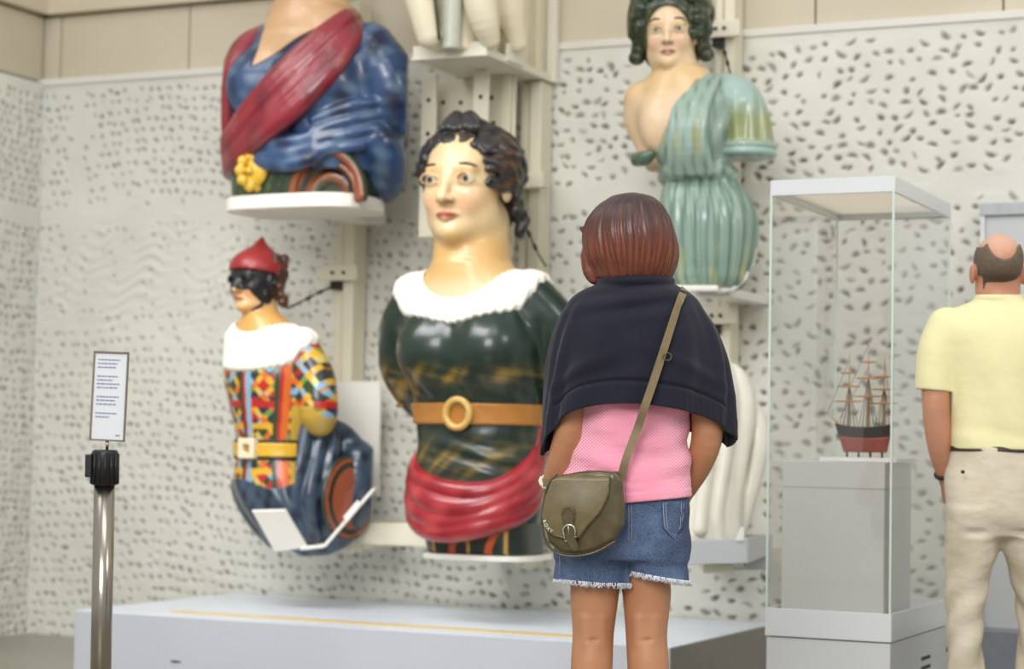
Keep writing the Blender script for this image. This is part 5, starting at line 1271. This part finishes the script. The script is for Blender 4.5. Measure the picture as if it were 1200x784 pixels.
# ------------------------------------------------------------------ shoulder bag
f9 = Fig('shoulder_bag', 686, 652, 5.40 - 62 * 5.4 / FPX, 'olive leather saddle bag with buckled flap hanging on the woman\'s hip', 'bag')
P9 = f9.P; phb = R(8)
m_olive = mat('olive_leather', (112, 98, 62), .42, var=.30, vs=26, bump=.15, bs=160, coat=.12)
m_olive2 = mat('dark_olive_leather', (88, 76, 46), .30, var=.35, vs=34, bump=.2, bs=120, coat=.3)
def loc9(x, y):      # bag frame: a along its width, b through its depth
    a = x * math.cos(phb) - y * math.sin(phb); b = x * math.sin(phb) + y * math.cos(phb); return a, b
pt9 = lambda lst: [(p[0], p[2]) for p in (P9(a, b) for a, b in lst)]
BODY = pt9([(655, 556), (690, 550), (724, 551), (732, 562), (735, 590), (733, 616), (722, 634), (700, 646), (676, 651), (656, 648), (643, 636), (637, 612), (640, 585), (646, 565)])
FLAP = pt9([(649, 562), (668, 556), (690, 552), (717, 552), (716, 570), (713, 586), (704, 602), (692, 615), (682, 629), (668, 632), (652, 628), (641, 620), (637, 604), (641, 582)])
g = Grid(P9(625, 662, -50), P9(745, 540, 45), .9)
cb = np.array(BODY).mean(0)
def bodyf(x, y, z):
    a, b = loc9(x, y); d2 = spoly(a + 0 * z, z + 0 * a, BODY)
    bul = 5 * np.exp(-(((a - cb[0]) / 34) ** 2 + ((z - cb[1]) / 34) ** 2))
    return smax(d2 + 2, np.abs(b) - 15 - bul, 9) - 1 - .5 * wob(x, y, z, .12, 1)
def whole(g_): return np.array((g_.lo, g_.lo + g_.res * (g_.n - 1)))
g.all(lambda d, x, y, z: bodyf(x, y, z))
g.tube([np.array((q[0] * math.cos(phb) - 20 * math.sin(phb), -q[0] * math.sin(phb) - 16, q[1])) for q in BODY[6:] + BODY[:1]], 1.6, 1.5)
bag = g.build('bag_body', f9.m, m_olive2, f9.root)
g = Grid(P9(625, 662, -60), P9(745, 540, 25), .8)
def flapf(x, y, z):
    a, b = loc9(x, y); d2 = spoly(a + 0 * z, z + 0 * a, FLAP)
    bul = 6.5 * np.exp(-(((a - cb[0]) / 36) ** 2 + ((z - cb[1]) / 36) ** 2))
    zt9 = P9(690, 553)[2]; curve = 16 * np.clip(1 - (zt9 - z) / 9, 0, 1) ** 2
    return smax(d2, np.abs(b + 19 + bul - curve) - 1.7, 1.2)
g.all(lambda d, x, y, z: flapf(x, y, z))
flap = g.build('flap', f9.m, m_olive, f9.root)
def onflap(px, py, o):
    q = P9(px, py); b = -19 - 6.5 * math.exp(-(((q[0] - cb[0]) / 36) ** 2 + ((q[2] - cb[1]) / 36) ** 2)) - o
    return np.array((q[0] * math.cos(phb) + b * math.sin(phb), -q[0] * math.sin(phb) + b * math.cos(phb), q[2]))
# flap seam, tab, strap end, buckle
tube('flap_piping', [onflap(px, py, 1.2) * f9.m for px, py in ((716.5, 556), (714.5, 580), (703, 601), (691, 614), (681.5, 627), (668, 630.5), (653, 627), (642, 618.5), (638.5, 605))], .9 * f9.m, m_olive2, flap, 6)
def patch(name, outline, o, th, m, parent):
    q = [onflap(px, py, o) for px, py in outline]; q2 = [onflap(px, py, o + th) for px, py in outline]
    bm = bmesh.new(); a = [bm.verts.new(Vector(p * f9.m)) for p in q]; b = [bm.verts.new(Vector(p * f9.m)) for p in q2]
    bm.faces.new(a); bm.faces.new(b); n_ = len(q)
    for i in range(n_): bm.faces.new((a[i], a[(i + 1) % n_], b[(i + 1) % n_], b[i]))
    bmesh.ops.recalc_face_normals(bm, faces=bm.faces[:]); bmesh.ops.bevel(bm, geom=bm.edges[:], offset=.3 * f9.m, segments=2, affect='EDGES'); return from_bm(name, bm, m, parent)
arc = lambda cx_, cy_, r, a0, a1, n_=10, ry=None: [(cx_ + r * math.cos(R(t)), cy_ - (ry or r) * math.sin(R(t))) for t in np.linspace(a0, a1, n_)]
patch('buckle_tab', arc(669, 601, 9, -20, 200) + [(663, 614), (675, 615)], 1.6, 1.8, m_olive2, flap)
patch('buckle_strap', [(664, 606), (675, 606), (677, 630), (681, 640), (678, 645), (673, 644), (666, 632)], 3.2, 1.8, m_olive2, flap)
m_silver = mat('silver_metal', (214, 208, 190), .25, metal=1.0)
bu = tube('buckle', [onflap(px, py, 6) * f9.m for px, py in [(665, 631)] + [(663.5, 624)] + arc(670, 621, 7, 180, 0, 9) + [(676.8, 627)]], 1.15 * f9.m, m_silver, flap, 8)
tube('buckle_pin', [onflap(669, 614, 6) * f9.m, onflap(670, 627, 6) * f9.m], .7 * f9.m, m_silver, bu, 8)
for px, py in ((666, 633), (677, 628)): tube('rivet', [onflap(px, py, 4) * f9.m, onflap(px, py, 6) * f9.m], 1.2 * f9.m, m_silver, flap, 10)
tube('tab_loop', [onflap(px, py, 4) * f9.m for px, py in arc(669, 600, 6.5, 200, -20, 8)], .7 * f9.m, m_olive, flap, 6)
# small cream lettering following the flap's lower corner
m_letter = mat('cream_letters', (238, 230, 200), .5)
for ch, px, py, ang in (('R', 640.3, 610.5, -64), ('O', 642.2, 615.0, -56), ('X', 645.0, 618.9, -46), ('Y', 648.6, 621.6, -34)):
    cu = bpy.data.curves.new('letter', 'FONT'); cu.body = ch; cu.size = 5.4 * f9.m; cu.extrude = .15 * f9.m; cu.offset = .00012; cu.align_x = 'CENTER'; cu.align_y = 'CENTER'
    tmp = bpy.data.objects.new('tmp', cu); COL.objects.link(tmp); bpy.context.view_layer.update(); me = bpy.data.meshes.new_from_object(tmp); bpy.data.objects.remove(tmp)
    o = bpy.data.objects.new('letter', me); COL.objects.link(o); me.materials.clear(); me.materials.append(m_letter); o.parent = flap
    q = onflap(px, py, 2.6); e1 = onflap(px + 1, py, 2.6) - onflap(px - 1, py, 2.6); e1 /= np.linalg.norm(e1); e3 = np.cross(e1, onflap(px, py - 1, 2.6) - onflap(px, py + 1, 2.6)); e3 /= np.linalg.norm(e3); e2 = np.cross(e3, e1)
    M = Matrix([[e1[i], e2[i], e3[i]] for i in range(3)]) @ Matrix.Rotation(R(ang), 3, 'Z'); o.matrix_local = Matrix.Translation(Vector(q * f9.m)) @ M.to_4x4()
# the strap: over the shawl's back, across the right shoulder, down the front
dv = 62.0
def capev(px, py, front=False):  # depth of the shawl surface in that column, relative to the bag's own depth
    q = spl(CR, [min(py, 500)])[0]; a = np.clip((px - q[0]) / (q[1] + 3), -.98, .98); return (1 if front else -1) * (q[2] + 5) * math.sqrt(1 - a * a)
path = []
for px, py in ((728, 560), (733, 540), (741, 518), (748, 500)): path.append(P8(px, py, -58 - (0 if py > 540 else 6)))
for px, py in ((755, 478), (763, 455), (772, 428), (781, 400), (790, 372), (796, 354)): path.append(P8(px, py, capev(px, py) - 4))
path += [P8(800, 344, -22), P8(802, 339, -4), P8(801, 342, 14), P8(794, 356, 42), P8(778, 400, 66), P8(752, 460, 74), P8(716, 520, 70), P8(680, 556, 56), P8(652, 566, 26), P8(638, 566, -10), P8(641, 566, -46), P8(652, 566, -58)]
path = np.array(path); T_ = spl(np.column_stack((np.arange(len(path)), path)), np.linspace(0, len(path) - 1, 160))
cen = P8(740, 450, 0); off9 = (np.array(f8.O) - np.array(f9.O)); shift = np.array((Vector(off9).dot(rt), Vector(off9).dot(FWH), off9[2])) / f9.m
V, F = [], []
tg = np.gradient(T_, axis=0); tg /= np.linalg.norm(tg, axis=1)[:, None]
for i, p in enumerate(T_):
    outw = np.array((p[0] - cen[0], p[1] - cen[1], 0.0)); outw /= np.linalg.norm(outw) + 1e-6
    if p[2] > P8(800, 360)[2]: outw = outw + np.array((0, 0, 1.2)) * min((p[2] - P8(800, 360)[2]) / 12, 1)
    outw -= tg[i] * (outw @ tg[i]); outw /= np.linalg.norm(outw); sd = np.cross(tg[i], outw)
    for a, b in ((-1, -1), (1, -1), (1, 1), (-1, 1)): V.append((p + sd * a * 4.6 + outw * b * 1.1) * f8.m / f9.m + shift)
for i in range(len(T_) - 1):
    for j in range(4): F.append((i * 4 + j, i * 4 + (j + 1) % 4, i * 4 + 4 + (j + 1) % 4, i * 4 + 4 + j))
F += [(3, 2, 1, 0), tuple((len(T_) - 1) * 4 + j for j in range(4))]
m_strap = mat('tan_olive_strap', (134, 116, 84), .55, var=.15, vs=60)
strap = mesh('strap', np.array(V) * f9.m, F, m_strap, f9.root, smooth=False)
q = P8(782, 418, capev(782, 418) - 6)
tube('strap_adjuster', [((q + np.array((5.2 * math.cos(t) * .9, -1.5, 4.2 * math.sin(t)))) * f8.m / f9.m + shift) * f9.m for t in np.linspace(0, 2 * PI, 16, endpoint=False)], .8 * f9.m, m_olive2, strap, 6, True)
# ------------------------------------------------------------------ the man
fA = Fig('person', 1172, 896, 6.55, 'balding grey-haired man seen from behind in yellow polo shirt and beige trousers', 'person', floor=True)
PA = fA.P
def WA(px, v, w): q = PA(px, 600, v); q[2] = w; return q
lo_ = PA(1060, 600, -100); lo_[2] = -2
g = Grid(lo_, PA(1285, 268, 120), 1.7)
hA = Head(PA(1169, 357, 0), 82, R(180), R(3))
hA.do(g, lambda x, y, z: face_sdf(x, y, z), 0)
for s in (-1, 1): hA.do(g, lambda x, y, z: sell(x, y, z, (s * .375, .07, .42), (.04, .085, .14)), 1)
g.tube([PA(1172, 372, 2), PA(1171, 350, 3), PA(1170, 330, 4)], [28, 24, 23], 8)
fA.loft(g, [(358, 1172, 36, 24), (368, 1172, 50, 27), (385, 1172, 62, 32), (410, 1172, 62, 36), (460, 1172, 55, 36), (510, 1172, 54, 36), (560, 1172, 55, 38), (600, 1172, 56, 38), (622, 1172, 46, 28)], 0, 8)
for s in (-1, 1):
    g.tube([PA(1172 + s * 30, 610, 0), PA(1172 + s * 36, 680, 0), PA(1172 + s * 40, 745, 2), PA(1172 + s * 40, 800, -4), WA(1172 + s * 40, -2, 30)], [20, 15, 13, 13, 11], 3)
    a = WA(1172 + s * 40, -2, 26); g.tube([a, a + np.array((0, -8, -14)), a + np.array((s * 8, 48, -18))], [11, 10, 9], 4)
    arm = [PA(1172 + s * 60, 390, 0), PA(1172 + s * 73, 440, -4), PA(1172 + s * 75, 478, -6), PA(1172 + s * 70, 525, 4), PA(1172 + s * 62, 562, 22)]
    g.tube(arm, [17, 17, 16, 14.5, 10], 6)
    hand(g, arm[-1] + np.array((0, 1, -4)), (-s * .25, .50, -.83), (-s * .9, .1, .1), (-s * .1, .9, .3), 70, 2, .35)
    if s < 0: armA = arm
def skA(x, y, z):
    c = person_skin(fA, hA, (198, 142, 112), (182, 124, 96))(x, y, z); X, Y, Z = hA.loc(x, y, z)
    c = blend(c, lin((214, 168, 146)), sm(Z, .6, .9)); return blend(c, lin((184, 108, 86)), sm(Z, .15, 0) * sm(Z, -.5, -.2) * .7 + (np.abs(X) > .335) * (Z > .2) * .5)
bodyA = g.build('body', fA.m, m_flesh, fA.root, skA)
eyes(hA, bodyA, m_eye, fA.m); brows(hA, fA, bodyA)
hr = Grid(PA(1125, 365, -70), PA(1220, 268, 70), 1.1)
hA.do(hr, lambda x, y, z: face_sdf(x, y, z, ears=False) - .022 + .004 * np.sin(z * 150 + 9 * np.sin(x * 30)), 0)
def keepA(x, y, z): return np.maximum(np.maximum(z - .82 - .03 * np.sin(x * 40), .19 - z), np.maximum(-.02 - y, np.where(np.abs(x) > .25, .40 + .35 * (.12 - y) - z, -1)))
hA.do(hr, lambda x, y, z: -keepA(x, y, z), 0, 's')
hA.do(hr, lambda x, y, z: sell(x, y, z, (.01, .36, .84), (.20, .34, .27)), 2, 's')
hA.do(hr, lambda x, y, z: sell(x, y, z, (.01, .05, 1.0), (.25, .40, .26)), 2, 's')
hr.build('hair', fA.m, mat('grey_hair', None, .7, var=.25, vs=80, col=True, bump=.3, bs=220), fA.root, lambda x, y, z: blend(np.tile(lin((112, 96, 80)), (len(x), 1)), lin((74, 60, 48)), np.exp(-((z - PA(1170, 330)[2]) / 9) ** 2) * .9))
# polo shirt
gp = Grid(PA(1060, 535, -70), PA(1285, 338, 70), 1.5)
f_ = lambda th, z: 1.4 * np.sin(th * 5 + z / 30) * np.clip((PA(1172, 400)[2] - z) / 60, 0, 1) + 1.2 * np.sin(z / 8 + 2 * th) * np.clip(1 - np.abs(z - PA(1172, 512)[2]) / 22, 0, 1)
fA.loft(gp, [(347, 1171, 27, 25), (352, 1171, 30, 27), (358, 1172, 44, 29), (368, 1172, 62, 34), (384, 1172, 78, 40), (410, 1172, 74, 44), (460, 1172, 62, 44), (500, 1172, 60, 44), (528, 1172, 61, 45)], 0, 3, fold=f_, capk=2)
for s in (-1, 1): gp.tube([PA(1172 + s * 62, 384, 0), PA(1172 + s * 72, 410, -2), PA(1172 + s * 77, 440, -4), PA(1172 + s * 78, 466, -5)], [24, 24, 22, 21], 8)
gp.all(lambda d, x, y, z: smax(d, np.where(np.abs(x - PA(1172, 460)[0]) > 60, PA(1172, 466)[2] - z + .08 * np.abs(x), PA(1172, 527)[2] - z), 1.5))
gp.tube([PA(1171 + 25 * math.sin(t), 349, -24 * math.cos(t)) for t in np.linspace(0, 2 * PI, 24)], 4, 2)
hA.do(gp, lambda x, y, z: scap(x, y, z, (0, 0, -.25), (0, 0, .3), .29, .29), 2, 's')
n = N('yellow_pique'); n.P(Roughness=.8, Specular_IOR_Level=.2, Sheen_Weight=.2); n.b.inputs['Base Color'].default_value = L4((234, 226, 176)); n.bump(n.noise(8, 3), .45, .02)
gp.build('polo_shirt', fA.m, n.m, fA.root)
# trousers, belt, pocket button, watch, shoes
gt = Grid(WA(1060, -75, 0) * np.array((1, 1, 0)) + np.array((0, 0, 12)), PA(1285, 520, 75), 1.6)
wr = lambda th, z: 1.3 * np.sin(z / 11 + 2.2 * th) + .9 * np.sin(th * 5 + z / 23)
fA.loft(gt, [(523, 1172, 59, 42), (540, 1172, 61, 45), (575, 1172, 64, 50), (605, 1172, 64, 50), (628, 1172, 60, 42)], 0, 0, fold=wr, pw=2.2)
for s in (-1, 1):
    cl = np.array((1172 + s * 32, 1172 + s * 36, 1172 + s * 39, 1172 + s * 40))
    fA.loft(gt, [(596, cl[0], 33, 46), (640, cl[0] + s * 1, 31, 42), (668, cl[1] + s * 1, 25, 36), (705, cl[2] + s * 2, 21, 31), (760, cl[3] + s * 1, 20.5, 27), (830, cl[3], 20, 26), (888, cl[3], 22, 28)], 0, 9, fold=lambda th, z: 1.7 * np.sin(z / 9 + 2.6 * th * s + 1.5 * np.sin(z / 31)) * np.clip((PA(1172, 640)[2] - z) / 60, .45, 1) + 1.5 * np.sin(z / 21 - th * 2))
gt.tube(f_pts := [PA(1172 + dx, 626 - abs(dx) * .05, -50 + abs(dx) * .2) for dx in (-46, -24, 0, 24, 46)], 3.4, 5, 's')
gt.tube([PA(1172, 545, -54), PA(1172, 600, -54), PA(1172, 640, -48)], 1.4, 2, 's')
n = N('beige_cotton'); n.P(Roughness=.85, Specular_IOR_Level=.2); n.link(n.ramp(n.noise(7, 4), [(.3, L4((196, 184, 160))), (.7, L4((216, 206, 186)))]), n.b.inputs['Base Color']); n.bump(n.noise(9, 3, n.coord((1, 1, 1.6))), .5, .022); m_beige = n.m
tro = gt.build('trousers', fA.m, m_beige, fA.root)
b = Grid(PA(1095, 540, -65), PA(1250, 515, 65), 1.2)
fA.loft(b, [(523, 1172, 60, 44), (530, 1172, 61, 46)], 0, 0, capk=1); b.build('belt', fA.m, mat('brown_belt', (58, 44, 36), .5), fA.root)
p0 = PA(1128, 553, -47); tube('pocket_button', [p0 * fA.m, (p0 + np.array((0, -2.5, 0))) * fA.m], 2.2 * fA.m, mat('dark_button', (40, 34, 30), .4), tro, 12)
wc = armA[-1] * .8 + armA[-2] * .2; ax_ = armA[-1] - armA[-2]; ax_ /= np.linalg.norm(ax_); e1 = np.cross(ax_, (0, 0, 1)); e1 /= np.linalg.norm(e1); e2 = np.cross(ax_, e1)
tube('wristwatch', [(wc + (e1 * math.cos(t) + e2 * math.sin(t)) * 11.6) * fA.m for t in np.linspace(0, 2 * PI, 24, endpoint=False)], 2.8 * fA.m, mat('black_strap', (26, 24, 22), .4), fA.root, 8, True)
for s in (-1, 1):
    sg_ = Grid(WA(1172 + s * 40, -2, 0) + np.array((-30, -40, -3)), WA(1172 + s * 40, -2, 40) + np.array((40, 85, 10)), 1.4)
    a = WA(1172 + s * 40, -2, 12); sg_.tube([a + np.array((0, -12, 4)), a + np.array((s * 3, 20, 4)), a + np.array((s * 8, 62, -1))], [16, 17, 12], 3)
    sg_.all(lambda d, x, y, z: np.maximum(d, -z)); sg_.build('shoe', fA.m, mat('brown_shoe', (72, 52, 40), .4), fA.root)
# ------------------------------------------------------------------ light
w = bpy.data.worlds.new('world'); sc.world = w; w.use_nodes = True
t = w.node_tree; bg = t.nodes['Background']
tc = t.nodes.new('ShaderNodeTexCoord'); sx = t.nodes.new('ShaderNodeSeparateXYZ'); rp = t.nodes.new('ShaderNodeValToRGB')
t.links.new(tc.outputs['Generated'], sx.inputs[0]); t.links.new(sx.outputs['Z'], rp.inputs['Fac'])
e = rp.color_ramp.elements; e[0].position = 0.0; e[0].color = (.80, .81, .82, 1); e[1].position = .75; e[1].color = (1.0, 1.0, 1.0, 1)
t.links.new(rp.outputs['Color'], bg.inputs['Color']); bg.inputs['Strength'].default_value = .80
def area(name, loc, target, size, energy, color=(1, 1, 1), sy=None):
    l = bpy.data.lights.new(name, 'AREA'); l.size = size; l.energy = energy; l.color = color
    if sy: l.shape = 'RECTANGLE'; l.size_y = sy
    o = bpy.data.objects.new(name, l); COL.objects.link(o); o.location = loc
    o.rotation_euler = (Vector(target) - Vector(loc)).to_track_quat('-Z', 'Y').to_euler(); return o
area('skylight_lamp', (-1.5, 3.2, 6.5), (-3.6, 7.6, 1.2), 3.2, 75, (1, 1, .99), 2.0)
area('skylight_lamp', (-6.0, 4.2, 6.0), (-4.0, 7.8, 1.4), 2.4, 50, (1, .99, .98), 1.6)
area('front_fill', (-1.0, -2.0, 4.6), (-3.0, 7.6, .6), 3.5, 430, (1, 1, .99), 3.0)  # unseen soft fill added behind the camera to brighten figures and lower wall
area('plinth_fill', (-4.4, 5.9, 3.0), (-4.2, 8.0, .3), 2.2, 15, (1, 1, 1), .8).data.spread = R(85)  # unseen fill added above the plinth to brighten its top and the wall
area('spot_bank', (1.5, 5.2, 4.2), (-2.6, 7.8, 1.6), 1.2, 45, (1, .94, .84))
for loc, tg, en in (((-4.6, 6.2, 4.6), (-4.9, 8.0, 1.9), 12), ((-2.7, 6.0, 4.6), (-3.3, 8.0, 1.7), 12)):
    l = bpy.data.lights.new('track_spot', 'SPOT'); l.energy = en; l.spot_size = R(50); l.spot_blend = .7; l.shadow_soft_size = .08; l.color = (1, .90, .72)
    o = bpy.data.objects.new('track_spot', l); COL.objects.link(o); o.location = loc; o.rotation_euler = (Vector(tg) - Vector(loc)).to_track_quat('-Z', 'Y').to_euler()
sc.view_settings.view_transform = 'Standard'; sc.view_settings.exposure = -0.18; sc.view_settings.look = 'None'
